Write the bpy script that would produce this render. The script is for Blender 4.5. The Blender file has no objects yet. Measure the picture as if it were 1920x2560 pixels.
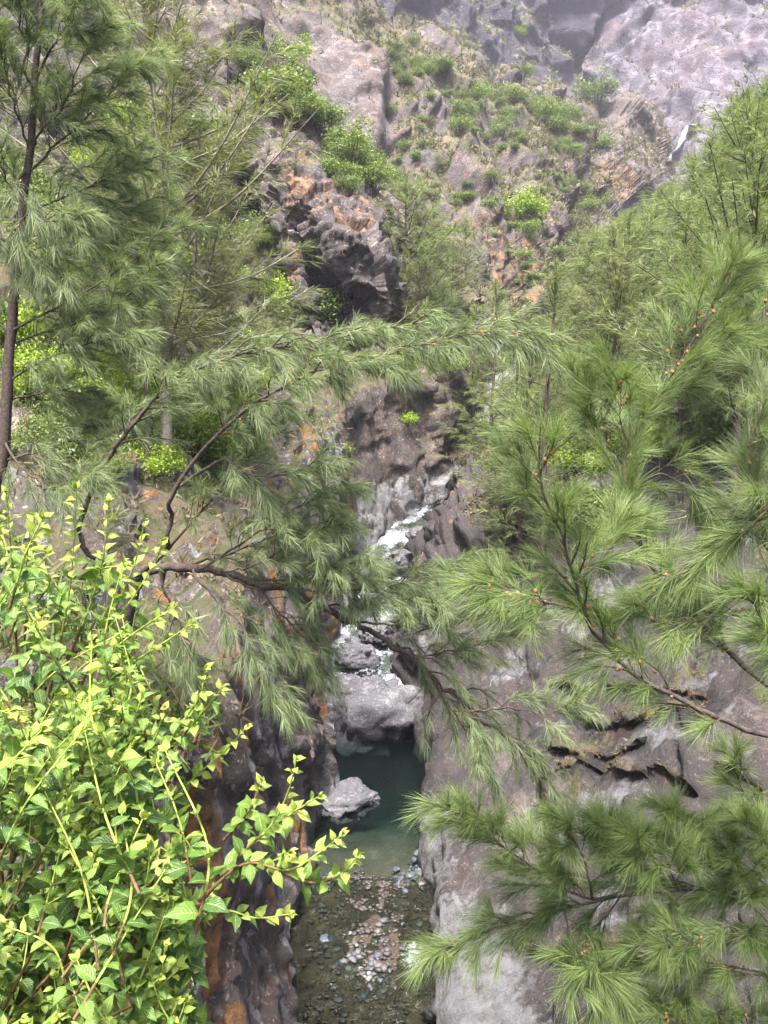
import bpy, math, random
import numpy as np
from mathutils import Vector, Matrix
R = math.radians
random.seed(7); rng = np.random.default_rng(7)
scene = bpy.context.scene
col = scene.collection

# ------------------------------------------------------------------ camera
HAZE = 0.0002
CAMZ = 15.0; PITCH = R(8.0); F = 2000.0
cam_d = bpy.data.cameras.new('camera'); cam = bpy.data.objects.new('camera', cam_d); col.objects.link(cam)
cam.location = (0, 0, CAMZ); cam.rotation_euler = (R(90) - PITCH, 0, 0)
cam_d.sensor_fit = 'HORIZONTAL'; cam_d.sensor_width = 36.0; cam_d.lens = 36.0 * F / 1920.0
cam_d.clip_start = 0.05; cam_d.clip_end = 3000
scene.camera = cam
# ------------------------------------------------------------------ sky, sun, exposure
SUN_EL, SUN_AZ = R(66), R(186)          # azimuth clockwise from +Y: high, behind the left shoulder
world = bpy.data.worlds.new('World'); scene.world = world; world.use_nodes = True
wn = world.node_tree.nodes; wl = world.node_tree.links
bg = wn['Background']; sky = wn.new('ShaderNodeTexSky'); sky.sky_type = 'NISHITA'; sky.sun_disc = False
sky.sun_elevation = SUN_EL; sky.sun_rotation = SUN_AZ; sky.altitude = 300
sky.air_density = 0.8; sky.dust_density = 6.0; sky.ozone_density = 0.6
wl.new(sky.outputs[0], bg.inputs[0]); bg.inputs[1].default_value = 0.10
sun_d = bpy.data.lights.new('sun', 'SUN'); sun_d.energy = 3.2; sun_d.angle = R(9); sun_d.color = (1.0, 0.955, 0.91)
sun = bpy.data.objects.new('sun', sun_d); col.objects.link(sun)
sdir = Vector((math.sin(SUN_AZ) * math.cos(SUN_EL), math.cos(SUN_AZ) * math.cos(SUN_EL), math.sin(SUN_EL)))
sun.rotation_euler = sdir.to_track_quat('Z', 'Y').to_euler(); sun.location = sdir * 600
vs = scene.view_settings; vs.view_transform = 'Standard'; vs.look = 'None'; vs.exposure = 2.6; vs.gamma = 1.0
scene.render.engine = 'CYCLES'
cy = scene.cycles
cy.max_bounces = 5; cy.diffuse_bounces = 2; cy.glossy_bounces = 2; cy.transmission_bounces = 4; cy.transparent_max_bounces = 8; cy.volume_bounces = 0
cy.use_denoising = True; cy.denoising_prefilter = 'NONE'
try: cy.denoiser = 'OPENIMAGEDENOISE'
except Exception: pass
cy.caustics_reflective = False; cy.caustics_refractive = False
cy.sample_clamp_indirect = 8

# ------------------------------------------------------------------ helpers: pixels to points
_cp, _sp = math.cos(PITCH), math.sin(PITCH)
def P(u, v, Y):
    """point on the photo ray (u, v) at ground distance Y"""
    a = (u - 960) / F; b = (1280 - v) / F
    d = (a, _cp + b * _sp, -_sp + b * _cp); t = Y / d[1]
    return np.array((d[0] * t, Y, CAMZ + d[2] * t))
def PX(p):
    p = np.atleast_2d(p); x = p[:, 0]; y = p[:, 1]; z = p[:, 2] - CAMZ
    w = y * _cp - z * _sp; h = y * _sp + z * _cp
    return np.stack([960 + F * x / w, 1280 - F * h / w, w], 1)

# ------------------------------------------------------------------ helpers: noise
def _hash(ix, iy, iz, s):
    h = (ix.astype(np.int64) * 374761393 + iy.astype(np.int64) * 668265263 + iz.astype(np.int64) * 2147483647 + s * 974634631) & 0xffffffff
    h = ((h ^ (h >> 13)) * 1274126177) & 0xffffffff
    h = ((h ^ (h >> 16)) * 2246822519) & 0xffffffff
    return (h ^ (h >> 15)) & 0xffffffff
def _h01(ix, iy, iz, s): return _hash(ix, iy, iz, s) / 4294967295.0
def noise(p, s=0):
    i = np.floor(p).astype(np.int64); f = p - i; w = f * f * f * (f * (f * 6 - 15) + 10)
    out = 0
    for dx in (0, 1):
        wx = w[:, 0] if dx else 1 - w[:, 0]
        for dy in (0, 1):
            wy = w[:, 1] if dy else 1 - w[:, 1]
            for dz in (0, 1):
                wz = w[:, 2] if dz else 1 - w[:, 2]
                h = _hash(i[:, 0] + dx, i[:, 1] + dy, i[:, 2] + dz, s)
                gx = ((h & 1023) / 511.5 - 1); gy = (((h >> 10) & 1023) / 511.5 - 1); gz = (((h >> 20) & 1023) / 511.5 - 1)
                out = out + wx * wy * wz * (gx * (f[:, 0] - dx) + gy * (f[:, 1] - dy) + gz * (f[:, 2] - dz))
    return out * 1.3
def fbm(p, o=5, s=0, g=0.5, l=2.03):
    r = 0; a = 1
    for k in range(o): r = r + a * noise(p, s + k * 17); p = p * l + 3.1; a *= g
    return r
def ridged(p, o=4, s=0):
    r = 0; a = 1
    for k in range(o): r = r + a * (1 - 2 * np.abs(noise(p, s + k * 13))); p = p * 2.07 + 1.7; a *= 0.5
    return r
def facets(p, s=0, tilt=0.8):
    """broken-block relief: every cell is a tilted plane of its own"""
    i = np.floor(p).astype(np.int64); best = np.full(len(p), 9e9); val = np.zeros(len(p))
    for dx in (-1, 0, 1):
        for dy in (-1, 0, 1):
            for dz in (-1, 0, 1):
                cx, cy_, cz = i[:, 0] + dx, i[:, 1] + dy, i[:, 2] + dz
                ox = cx + _h01(cx, cy_, cz, s); oy = cy_ + _h01(cx, cy_, cz, s + 1); oz = cz + _h01(cx, cy_, cz, s + 2)
                ex, ey, ez = p[:, 0] - ox, p[:, 1] - oy, p[:, 2] - oz
                d = ex * ex + ey * ey + ez * ez; m = d < best
                t = (_h01(cx, cy_, cz, s + 3) - .5) + tilt * (ex * (_h01(cx, cy_, cz, s + 4) - .5) + ey * (_h01(cx, cy_, cz, s + 5) - .5) + ez * (_h01(cx, cy_, cz, s + 6) - .5)) * 2
                val = np.where(m, t, val); best = np.where(m, d, best)
    return val
def sstep(a, b, x):
    t = np.clip((x - a) / (b - a), 0, 1); return t * t * (3 - 2 * t)

# ------------------------------------------------------------------ helpers: meshes
def mesh(name, V, quads=None, tris=None, attrs=None, smooth=True):
    me = bpy.data.meshes.new(name)
    V = np.asarray(V, np.float32); q = np.zeros((0, 4), np.int32) if quads is None else np.asarray(quads, np.int32)
    t = np.zeros((0, 3), np.int32) if tris is None else np.asarray(tris, np.int32)
    me.vertices.add(len(V)); me.vertices.foreach_set('co', V.ravel())
    lp = np.concatenate([q.ravel(), t.ravel()]).astype(np.int32)
    me.loops.add(len(lp)); me.loops.foreach_set('vertex_index', lp)
    tot = np.concatenate([np.full(len(q), 4), np.full(len(t), 3)]).astype(np.int32)
    st = np.concatenate([[0], np.cumsum(tot)[:-1]]).astype(np.int32) if len(tot) else np.zeros(0, np.int32)
    me.polygons.add(len(tot)); me.polygons.foreach_set('loop_start', st)
    me.polygons.foreach_set('use_smooth', np.full(len(tot), smooth))
    me.update(calc_edges=True)
    for k, a in (attrs or {}).items():
        a = np.asarray(a, np.float32)
        if a.ndim == 1:
            at = me.attributes.new(k, 'FLOAT', 'POINT'); at.data.foreach_set('value', a)
        else:
            at = me.attributes.new(k, 'FLOAT_COLOR', 'POINT'); at.data.foreach_set('color', a.ravel())
    return me
def obj(name, me, mat, parent=None, label=None, cat=None, group=None, kind=None, loc=None):
    o = bpy.data.objects.new(name, me); col.objects.link(o)
    if mat and me is not None and not me.materials: me.materials.append(mat)
    if parent: o.parent = parent
    if loc is not None: o.location = loc
    return tag(o, label, cat, group, kind)
def tag(o, label=None, cat=None, group=None, kind=None):
    if label: o['label'] = label
    if cat: o['category'] = cat
    if group: o['group'] = group
    if kind: o['kind'] = kind
    return o
class MB:
    def __init__(s): s.V = []; s.Q = []; s.T = []; s.A = {}; s.n = 0
    def add(s, V, Q=None, T=None, **A):
        V = np.asarray(V, float); s.V.append(V)
        if Q is not None and len(Q): s.Q.append(np.asarray(Q) + s.n)
        if T is not None and len(T): s.T.append(np.asarray(T) + s.n)
        for k, a in A.items(): s.A.setdefault(k, []).append(np.broadcast_to(np.asarray(a, float), (len(V),)) if np.ndim(a) < 2 else a)
        s.n += len(V)
    def mesh(s, name, origin=(0, 0, 0), smooth=True):
        V = np.concatenate(s.V) - np.asarray(origin)
        return mesh(name, V, np.concatenate(s.Q) if s.Q else None, np.concatenate(s.T) if s.T else None, {k: np.concatenate(a) for k, a in s.A.items()}, smooth)
def norm(v): return v / np.maximum(np.linalg.norm(v, axis=-1, keepdims=True), 1e-9)
def tube(mb, pts, rad, n=7, **A):
    pts = np.asarray(pts, float); k = len(pts); rad = np.broadcast_to(np.asarray(rad, float), (k,))
    t = norm(np.gradient(pts, axis=0)); up = np.array((0.31, 0.2, 0.93))
    a = norm(np.cross(t, up)); b = np.cross(t, a)
    th = np.arange(n) / n * 2 * math.pi
    V = pts[:, None] + rad[:, None, None] * (np.cos(th)[None, :, None] * a[:, None] + np.sin(th)[None, :, None] * b[:, None])
    i = np.arange(k - 1)[:, None] * n; j = np.arange(n)[None]; j2 = (j + 1) % n
    Q = np.stack([i + j, i + j2, i + n + j2, i + n + j], -1).reshape(-1, 4)
    mb.add(V.reshape(-1, 3), Q, **{kk: (np.repeat(v, n) if np.ndim(v) else v) for kk, v in A.items()})
def curve(pts, n):
    """Catmull-Rom through pts, n samples"""
    p = np.asarray(pts, float); k = len(p)
    if k == 2: return p[0] + (p[1] - p[0]) * np.linspace(0, 1, n)[:, None]
    e = np.concatenate([[2 * p[0] - p[1]], p, [2 * p[-1] - p[-2]]])
    L = np.concatenate([[0], np.cumsum(np.linalg.norm(np.diff(p, axis=0), axis=1))]); s = np.linspace(0, L[-1], n)
    i = np.clip(np.searchsorted(L, s, side='right') - 1, 0, k - 2); t = ((s - L[i]) / np.maximum(L[i + 1] - L[i], 1e-9))[:, None]
    a, b, c, d = e[i], e[i + 1], e[i + 2], e[i + 3]
    return .5 * (2 * b + (c - a) * t + (2 * a - 5 * b + 4 * c - d) * t ** 2 + (3 * b - a - 3 * c + d) * t ** 3)
def crom(G, axis, prm):
    G = np.moveaxis(G, axis, 0); k = len(G)
    e = np.concatenate([[2 * G[0] - G[1]], G, [2 * G[-1] - G[-2]]])
    i = np.clip(np.floor(prm).astype(int), 0, k - 2); t = (prm - i).reshape(-1, 1, 1)
    a, b, c, d = e[i], e[i + 1], e[i + 2], e[i + 3]
    r = .5 * (2 * b + (c - a) * t + (2 * a - 5 * b + 4 * c - d) * t ** 2 + (3 * b - a - 3 * c + d) * t ** 3)
    return np.moveaxis(r, 0, axis)
def resample(G, nr, nc):
    """control grid (r, c, 3) to a dense grid, samples shared out by apparent size"""
    G = np.asarray(G, float); C = np.array((0, 0, CAMZ))
    def params(G, ax, n):
        d = np.linalg.norm(np.diff(G, axis=ax), axis=2); m = np.linalg.norm(G - C, axis=2); m = np.minimum(np.take(m, range(d.shape[ax]), ax), 1e9)
        w = (d / m).mean(axis=1 - ax) + 1e-3
        L = np.concatenate([[0], np.cumsum(w)]); return np.interp(np.linspace(0, L[-1], n), L, np.arange(len(L)))
    return crom(crom(G, 0, params(G, 0, nr)), 1, params(G, 1, nc))
class Sheet:
    def __init__(s, G, nr, nc, flip=False):
        s.g = resample(G, nr, nc); s.nr, s.nc = nr, nc; s.flip = flip
        s.base = s.g.reshape(-1, 3).copy(); s.p = s.base.copy(); s.sm = s.normals()
        v = np.array((0, 0, CAMZ + 4)) - s.p; v /= np.linalg.norm(v, axis=1)[:, None]
        if (s.sm * v).sum() < 0: s.flip = not s.flip; s.sm = -s.sm
    def normals(s):
        g = s.p.reshape(s.nr, s.nc, 3); n = norm(np.cross(np.gradient(g, axis=1), np.gradient(g, axis=0)).reshape(-1, 3))
        return -n if s.flip else n
    def push(s, h, n=None): s.p = s.p + (s.sm if n is None else n) * np.asarray(h)[:, None]
    def relax(s, k=1):
        g = s.p.reshape(s.nr, s.nc, 3)
        for _ in range(k):
            a = g.copy(); a[1:-1, 1:-1] = g[1:-1, 1:-1] * .5 + (g[:-2, 1:-1] + g[2:, 1:-1] + g[1:-1, :-2] + g[1:-1, 2:]) * .125; g = a
        s.p = g.reshape(-1, 3)
    def obj(s, name, mat, paint, **kw):
        idx = np.arange(s.nr * s.nc).reshape(s.nr, s.nc)
        q = np.stack([idx[:-1, :-1], idx[:-1, 1:], idx[1:, 1:], idx[1:, :-1]], -1).reshape(-1, 4)
        if not s.flip: pass
        else: q = q[:, ::-1]
        s.n = s.normals(); s.paint = paint
        o = obj(name, mesh(name, s.p, q, None, {'paint': np.clip(paint, 0, 1)}), mat, kind='structure', **kw); s.o = o; return o
    def ground(s, x, y):
        d = (s.p[:, 0] - x) ** 2 + (s.p[:, 1] - y) ** 2
        k = np.argsort(d)[:12]; return s.p[k[np.argmin(d[k])]]
    def hit(s, u, v):
        """nearest visible point of the sheet on the photo ray"""
        q = PX(s.p); d = (q[:, 0] - u) ** 2 + (q[:, 1] - v) ** 2
        ok = (q[:, 2] > 0.5); d = np.where(ok, d, 9e9); m = d < max(d.min() * 1.5 + 4, 36)
        k = np.where(m)[0]; return s.p[k[np.argmin(q[k, 2])]]

# ------------------------------------------------------------------ helpers: materials
class NT:
    def __init__(s, name):
        s.m = bpy.data.materials.new(name); s.m.use_nodes = True; s.t = s.m.node_tree; s.t.nodes.clear()
        s.out = s.n('ShaderNodeOutputMaterial')
    def n(s, kind, **kw):
        nd = s.t.nodes.new(kind)
        for k, v in kw.items(): setattr(nd, k, v)
        return nd
    def l(s, a, b): s.t.links.new(a, b)
    def val(s, sock, x):
        if hasattr(x, 'is_output'): s.l(x, sock)
        elif isinstance(x, (tuple, list)) and len(x) == 3 and sock.type == 'RGBA': sock.default_value = (*x, 1)
        else: sock.default_value = x
    def noise(s, scale, detail=5, rough=.55, vec=None, dist=0):
        nd = s.n('ShaderNodeTexNoise'); nd.inputs['Scale'].default_value = scale; nd.inputs['Detail'].default_value = detail
        nd.inputs['Roughness'].default_value = rough; nd.inputs['Distortion'].default_value = dist
        if vec: s.l(vec, nd.inputs['Vector'])
        return nd.outputs['Fac']
    def ramp(s, fac, stops):
        r = s.n('ShaderNodeValToRGB'); e = r.color_ramp.elements
        while len(e) < len(stops): e.new(0.5)
        for el, (p, c) in zip(e, stops): el.position = p; el.color = (*c, 1) if len(c) == 3 else c
        s.val(r.inputs[0], fac); return r.outputs[0]
    def mix(s, fac, a, b, mode='MIX'):
        m = s.n('ShaderNodeMix', data_type='RGBA', blend_type=mode); s.val(m.inputs[0], fac); s.val(m.inputs[6], a); s.val(m.inputs[7], b); return m.outputs[2]
    def math(s, op, a, b=0.0, clamp=False):
        m = s.n('ShaderNodeMath', operation=op, use_clamp=clamp); s.val(m.inputs[0], a); s.val(m.inputs[1], b); return m.outputs[0]
    def mr(s, x, a, b, c=0, d=1):
        m = s.n('ShaderNodeMapRange'); s.val(m.inputs[0], x)
        for k, v in enumerate((a, b, c, d)): m.inputs[k + 1].default_value = v
        return m.outputs[0]
    def attr(s, name): return s.n('ShaderNodeAttribute', attribute_name=name)
    def geo(s): return s.n('ShaderNodeNewGeometry')
    def bsdf(s, colr, rough=.8, spec=.3, **kw):
        b = s.n('ShaderNodeBsdfPrincipled'); s.val(b.inputs['Base Color'], colr); s.val(b.inputs['Roughness'], rough); s.val(b.inputs['Specular IOR Level'], spec)
        return b
    def bump(s, h, strength, dist, b):
        u = s.n('ShaderNodeBump'); u.inputs['Strength'].default_value = strength; u.inputs['Distance'].default_value = dist
        s.val(u.inputs['Height'], h); s.l(u.outputs[0], b.inputs['Normal'])
    def done(s, shader): s.l(shader.outputs[0] if not hasattr(shader, 'is_output') else shader, s.out.inputs['Surface']); return s.m

def rock_mat(name, dark, mid, light, scale=1.0, bump=.8, rough=.78, grass=(0.13, 0.10, 0.055), green=(0.045, 0.06, 0.016), ochre=(0.21, 0.105, 0.035), pale=(0.27, 0.265, 0.275), wet=(0.022, 0.021, 0.025), soft=1.0, warm=.55, spk=.75):  # wet: tone for wet rock and for shade painted into the colour
    t = NT(name); pos = t.geo().outputs['Position']
    n1 = t.noise(0.30 * scale, 8, .62, pos, .8); n2 = t.noise(2.6 * scale, 7, .7, pos, .4); n3 = t.noise(15 * scale, 5, .72, pos)
    f = t.math('ADD', t.math('MULTIPLY', n1, .45), t.math('ADD', t.math('MULTIPLY', n2, .35), t.math('MULTIPLY', n3, .2)))
    c = t.ramp(f, [(.40, dark), (.47, mid), (.53, mid), (.60, light)])
    hue = t.mr(t.noise(.9 * scale, 5, .6, pos, 1.0), .45, .62); c = t.mix(t.math('MULTIPLY', hue, warm), c, t.mix(1.0, c, (1.35, 1.0, .80), 'MULTIPLY'))
    sp = t.mr(t.noise(7 * scale, 4, .65, pos), .60, .66); c = t.mix(t.math('MULTIPLY', sp, spk), c, tuple(min(1, x * 1.5) for x in light))
    a = t.attr('paint'); sep = t.n('ShaderNodeSeparateColor'); t.l(a.outputs['Color'], sep.inputs[0])
    br = t.math('MULTIPLY', t.math('SUBTRACT', n2, .5), 1.5)
    def msk(x): return t.mr(t.math('ADD', x, t.math('MULTIPLY', br, 1.0)), .34, .62)
    c = t.mix(t.math('MULTIPLY', msk(a.outputs['Alpha']), .9), c, t.mix(t.mr(t.math('ADD', t.math('MULTIPLY', n2, .6), t.math('MULTIPLY', n3, .4)), .36, .62), tuple(x * .42 for x in pale), tuple(x * 1.2 for x in pale)))
    oc = t.mix(t.mr(n2, .35, .65), tuple(x * .4 for x in ochre), tuple(min(1, x * 1.35) for x in ochre))
    c = t.mix(t.math('MULTIPLY', msk(sep.outputs[0]), .85), c, oc)
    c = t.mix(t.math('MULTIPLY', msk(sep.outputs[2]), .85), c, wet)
    gcol = t.mix(t.mr(t.noise(1.3 * scale, 4, .6, pos), .42, .60), grass, green)
    gcol = t.mix(t.math('MULTIPLY', n3, .6), gcol, tuple(x * .45 for x in green))
    c = t.mix(msk(sep.outputs[1]), c, gcol)
    b = t.bsdf(c, t.mix(msk(sep.outputs[2]), (rough,) * 3, (.36,) * 3), .35)
    vo = t.n('ShaderNodeTexVoronoi', feature='F1'); vo.inputs['Scale'].default_value = 1.5 * scale; wv = t.n('ShaderNodeVectorMath', operation='ADD'); t.l(pos, wv.inputs[0])
    nv = t.n('ShaderNodeTexNoise'); nv.inputs['Scale'].default_value = 1.2 * scale; nv.inputs['Detail'].default_value = 4; t.l(pos, nv.inputs['Vector']); sc = t.n('ShaderNodeVectorMath', operation='SCALE'); t.l(nv.outputs['Color'], sc.inputs[0]); sc.inputs['Scale'].default_value = .9 / scale; t.l(sc.outputs[0], wv.inputs[1]); t.l(wv.outputs[0], vo.inputs['Vector'])
    vc = t.n('ShaderNodeSeparateColor'); t.l(vo.outputs['Color'], vc.inputs[0])
    h = t.math('ADD', t.math('MULTIPLY', n2, 1.0), t.math('ADD', t.math('MULTIPLY', n3, .5), t.math('MULTIPLY', vc.outputs[0], .35 * soft)))
    t.bump(h, bump, .22 / scale, b)
    return t.done(b)
M = {}
M['rock_left'] = rock_mat('left_rock', (.013, .012, .013), (.064, .056, .053), (.21, .175, .152), 1.0, pale=(.23, .23, .24), wet=(.016, .016, .019), grass=(.11, .082, .05), green=(.035, .052, .012))
M['rock_right'] = rock_mat('right_rock', (.010, .009, .010), (.032, .0275, .0275), (.076, .065, .062), 1.2, warm=.35, soft=.5, pale=(.115, .114, .121), grass=(.11, .082, .056), wet=(.012, .011, .012))
M['rock_crag'] = rock_mat('crag_rock', (.009, .008, .010), (.046, .040, .041), (.20, .172, .165), .8, ochre=(.17, .095, .052), wet=(.010, .009, .011))  # wet is the tone of the shade painted under the overhang
M['rock_mid'] = rock_mat('spur_rock', (.013, .012, .016), (.075, .064, .064), (.19, .160, .150), .32, grass=(.150, .110, .078), green=(.045, .058, .018), pale=(.15, .135, .142), wet=(.014, .013, .018), spk=.4)  # wet is the shade tone painted on the steep faces
M['rock_far'] = rock_mat('far_rock', (.016, .015, .027), (.068, .061, .080), (.155, .138, .166), .12, grass=(.15, .115, .08), green=(.065, .075, .030), pale=(.158, .142, .172), wet=(.014, .013, .026), spk=.12)  # wet is the shade tone painted on the left-hand cliffs
M['boulder'] = rock_mat('boulder_rock', (.022, .023, .030), (.078, .078, .087), (.165, .163, .172), 1.6, bump=.9, pale=(.19, .19, .205), warm=.15, wet=(.012, .012, .016))
M['bed'] = rock_mat('bed_gravel', (.018, .012, .007), (.050, .036, .024), (.10, .080, .060), 3.0, bump=1.0, pale=(.15, .156, .18), warm=.3)

def leaf_mat(name, dark, lite, attr='tint', trans=.35, rough=.5, tcol=None, spec=.35):
    t = NT(name); a = t.attr(attr)
    c = t.ramp(a.outputs['Fac'], [(0, dark), (1, lite)])
    b = t.bsdf(c, rough, spec); tr = t.n('ShaderNodeBsdfTranslucent')
    t.val(tr.inputs[0], t.mix(1.0, c, tcol or (1.0, 1.1, .6), 'MULTIPLY'))
    m = t.n('ShaderNodeMixShader'); m.inputs[0].default_value = trans; t.l(b.outputs[0], m.inputs[1]); t.l(tr.outputs[0], m.inputs[2])
    return t.done(m)
M['needle_near'] = leaf_mat('near_needles', (.028, .060, .016), (.235, .305, .105), trans=.38)
M['needle_left'] = leaf_mat('left_needles', (.036, .066, .028), (.245, .295, .140), trans=.4)
M['needle_mid'] = leaf_mat('mid_needles', (.055, .088, .032), (.265, .305, .125), trans=.4)
M['needle_grey'] = leaf_mat('grey_needles', (.055, .072, .034), (.25, .265, .120), trans=.4)
M['bush'] = leaf_mat('bright_bush_leaf', (.06, .125, .012), (.33, .43, .045), trans=.4)
M['bush_mid'] = leaf_mat('mid_bush_leaf', (.05, .09, .018), (.235, .305, .06), trans=.4)
M['bush_dull'] = leaf_mat('dull_bush_leaf', (.05, .085, .022), (.19, .245, .07), trans=.4)
M['scrub'] = leaf_mat('scrub_leaf', (.05, .052, .024), (.165, .155, .075), trans=.3)
M['drygrass'] = leaf_mat('dry_grass', (.085, .054, .032), (.235, .172, .108), trans=.3)
def bark_mat(name, a, b, sc=30):
    t = NT(name); pos = t.n('ShaderNodeTexCoord').outputs['Object']; n = t.noise(sc, 5, .65, pos)
    c = t.ramp(n, [(.3, a), (.7, b)]); bs = t.bsdf(c, .85, .2); t.bump(n, .6, .01, bs); return t.done(bs)
M['bark'] = bark_mat('casuarina_bark', (.018, .013, .012), (.095, .072, .062))
M['bark_grey'] = bark_mat('grey_bark', (.10, .085, .075), (.30, .26, .23))
M['cone'] = bark_mat('seed_cone', (.10, .05, .02), (.32, .16, .06), 60)

# ================================================================== TERRAIN
def blob(p, c, r, soft=.6):
    d = np.linalg.norm((p - np.asarray(c)) / np.asarray(r), axis=1); return 1 - sstep(soft, 1.15, d)
def station(x, y, d, prof):
    d = np.asarray(d, float) / np.linalg.norm(d)
    return [(x + d[0] * o, y + d[1] * o, z) for o, z in prof]
# ---- left bank: gorge wall, rim and overgrown slope.  rows = stations along the stream
def LP(zw, low, rimo, rimz, *rest): return [(.35, zw - 3.2), (0, zw + .1), (low, zw + (rimz - zw) * .38), (rimo * .72, zw + (rimz - zw) * .75), (rimo, rimz)] + list(rest)
L = [
 station(-3.2, -4, (-1, 0), LP(-.6, .5, 1.2, 9.5, (3, 11.0), (8, 14), (16, 20), (34, 36))),
 station(-3.0, 6, (-1, 0), LP(-.5, .5, 1.2, 9.5, (3, 11.0), (8, 14), (16, 20), (34, 36))),
 station(-2.5, 12, (-1, 0), LP(-.4, .5, 1.1, 9.5, (3.2, 11.2), (8, 14.5), (17, 22), (36, 38))),
 station(-2.2, 17.5, (-1, 0), LP(-.2, .6, 1.3, 9.6, (3.5, 11.5), (9, 16), (19, 25), (37, 42))),
 station(-2.65, 22, (-1, 0), LP(0, .5, 1.2, 10, (3.5, 12), (9, 17), (19, 26), (37, 44))),
 station(-2.95, 27, (-1, 0), LP(0, .5, 1.1, 10.5, (3.6, 12.8), (10, 18), (20, 27), (37, 46))),
 station(-2.8, 33, (-1, 0), LP(0, .4, 1.1, 11.3, (4, 14.2), (10, 19.5), (20, 28.5), (38, 48))),
 station(-2.6, 41, (-1, .05), LP(1.8, .3, 1.0, 12.6, (4.2, 16), (11, 22), (21, 31), (39, 51))),
 station(-2.1, 47, (-1, .15), LP(3.2, .2, .7, 14.2, (4.5, 17), (12, 22), (23, 34), (42, 62))),
 station(-1.6, 53, (-.85, .5), LP(4.2, .2, .8, 15.5, (5, 18.2), (13, 23), (25, 37), (45, 68))),
 station(0.2, 57.5, (-.6, .8), LP(5.0, .1, .9, 16.3, (5, 18.2), (13, 19.8), (28, 35), (50, 72))),
 station(2.6, 60.5, (-.42, .9), LP(5.8, .1, 1.2, 16.8, (5, 18.3), (13, 19.6), (30, 34), (54, 72))),
 station(5.0, 63.5, (-.25, .97), LP(6.6, .2, 1.6, 17, (5, 18.4), (13, 19.8), (32, 29), (58, 54))),
 station(7.0, 69.5, (-.1, 1), LP(8.4, .3, 2, 17.6, (6, 19), (15, 21), (34, 30), (62, 50))),
 station(9.2, 80, (0, 1), LP(11, .5, 2.5, 17, (7, 20), (17, 23), (36, 31), (66, 48))),
]
left = Sheet(L, 410, 350)
def rockify(s, big, bl, med, ml, small, sl, seed, mask=1.0):
    p = s.base; h = big * fbm(p / bl, 4, seed) + med * facets(p / ml + .35 * fbm(p / ml, 2, seed + 5)[:, None], seed + 9) + small * facets(p / sl, seed + 29) + small * .5 * fbm(p / (sl * .4), 3, seed + 40)
    s.push(h * mask)
wallm = 1 - sstep(0.5, 3.0, -left.base[:, 0] - 4.3 + 0 * left.base[:, 0]) * (left.base[:, 1] < 50)
q = left.base.copy(); q[:, 2] *= .22
flutes = ridged(q / np.array((2.0, 2.4, 2.0)), 3, 5)
nearwall = (np.abs(left.sm[:, 2]) < .55).astype(float)
left.push(nearwall * flutes * .22)
butt = sstep(48, 51, left.base[:, 1]) * (1 - sstep(60, 64, left.base[:, 1])) * (1 - sstep(17, 19, left.base[:, 2]))
rockify(left, .9, 9, .5, 2.4, .16, .7, 100, 1 - .55 * butt)
farm = sstep(45, 62, left.base[:, 1]) + sstep(24, 34, left.base[:, 2])
left.push(np.clip(farm, 0, 1) * (1 - .85 * butt) * (2.2 * facets(left.base / 6.0, 77) + 1.8 * fbm(left.base / 14, 4, 78) + .8 * facets(left.base / 2.2, 79)))
n = left.normals(); p = left.p; paint = np.zeros((len(p), 4))
up = n[:, 2]
paint[:, 1] = sstep(.55, .78, up + .3 * fbm(p / 5, 4, 3)) * sstep(8.2, 11, p[:, 2]) * (1 - .55 * sstep(30, 42, p[:, 2]))
paint[:, 3] = 0
st = p * np.array((.9, .9, .10))
streak = fbm(st, 4, 8)
wall = sstep(.45, .2, np.abs(up)) if False else 1 - sstep(.35, .6, np.abs(up))
inv = wall * (1 - sstep(13, 17, p[:, 2]))
paint[:, 0] = inv * sstep(.10, .34, streak) * .72 * (1 - sstep(44, 52, p[:, 1]) * .55)
paint[:, 2] = inv * sstep(.18, -.18, fbm(st + 9, 4, 10)) * (1 - sstep(5.5, 10.5, p[:, 2]))  # wet streaks low on the wall, deepened to paint in gorge shade
paint[:, 3] = inv * sstep(.1, .4, fbm(st * 1.3 + 30, 4, 12)) * (1 - .8 * sstep(44, 49, p[:, 1]))
paint[:, 3] = np.maximum(paint[:, 3], (1 - sstep(.3, 1.1, p[:, 2] + .7 * streak)) * .8 * (p[:, 1] < 40))
lowb = sstep(47, 51, p[:, 1]) * (1 - sstep(66, 72, p[:, 1])) * (1 - sstep(8.0, 10.0, p[:, 2] + .6 * fbm(p / 1.2, 3, 14) - .05 * (p[:, 1] - 50)))
paint[:, 3] = np.maximum(paint[:, 3], lowb * np.clip(.62 + .9 * fbm(p * np.array((.9, .9, .35)), 4, 16), 0, 1)); paint[:, 2] *= 1 - .6 * lowb
left.obj('left_bank', M['rock_left'], paint, label='steep left bank with streaked gorge wall and overgrown rocky slope above', cat='hillside')

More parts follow.
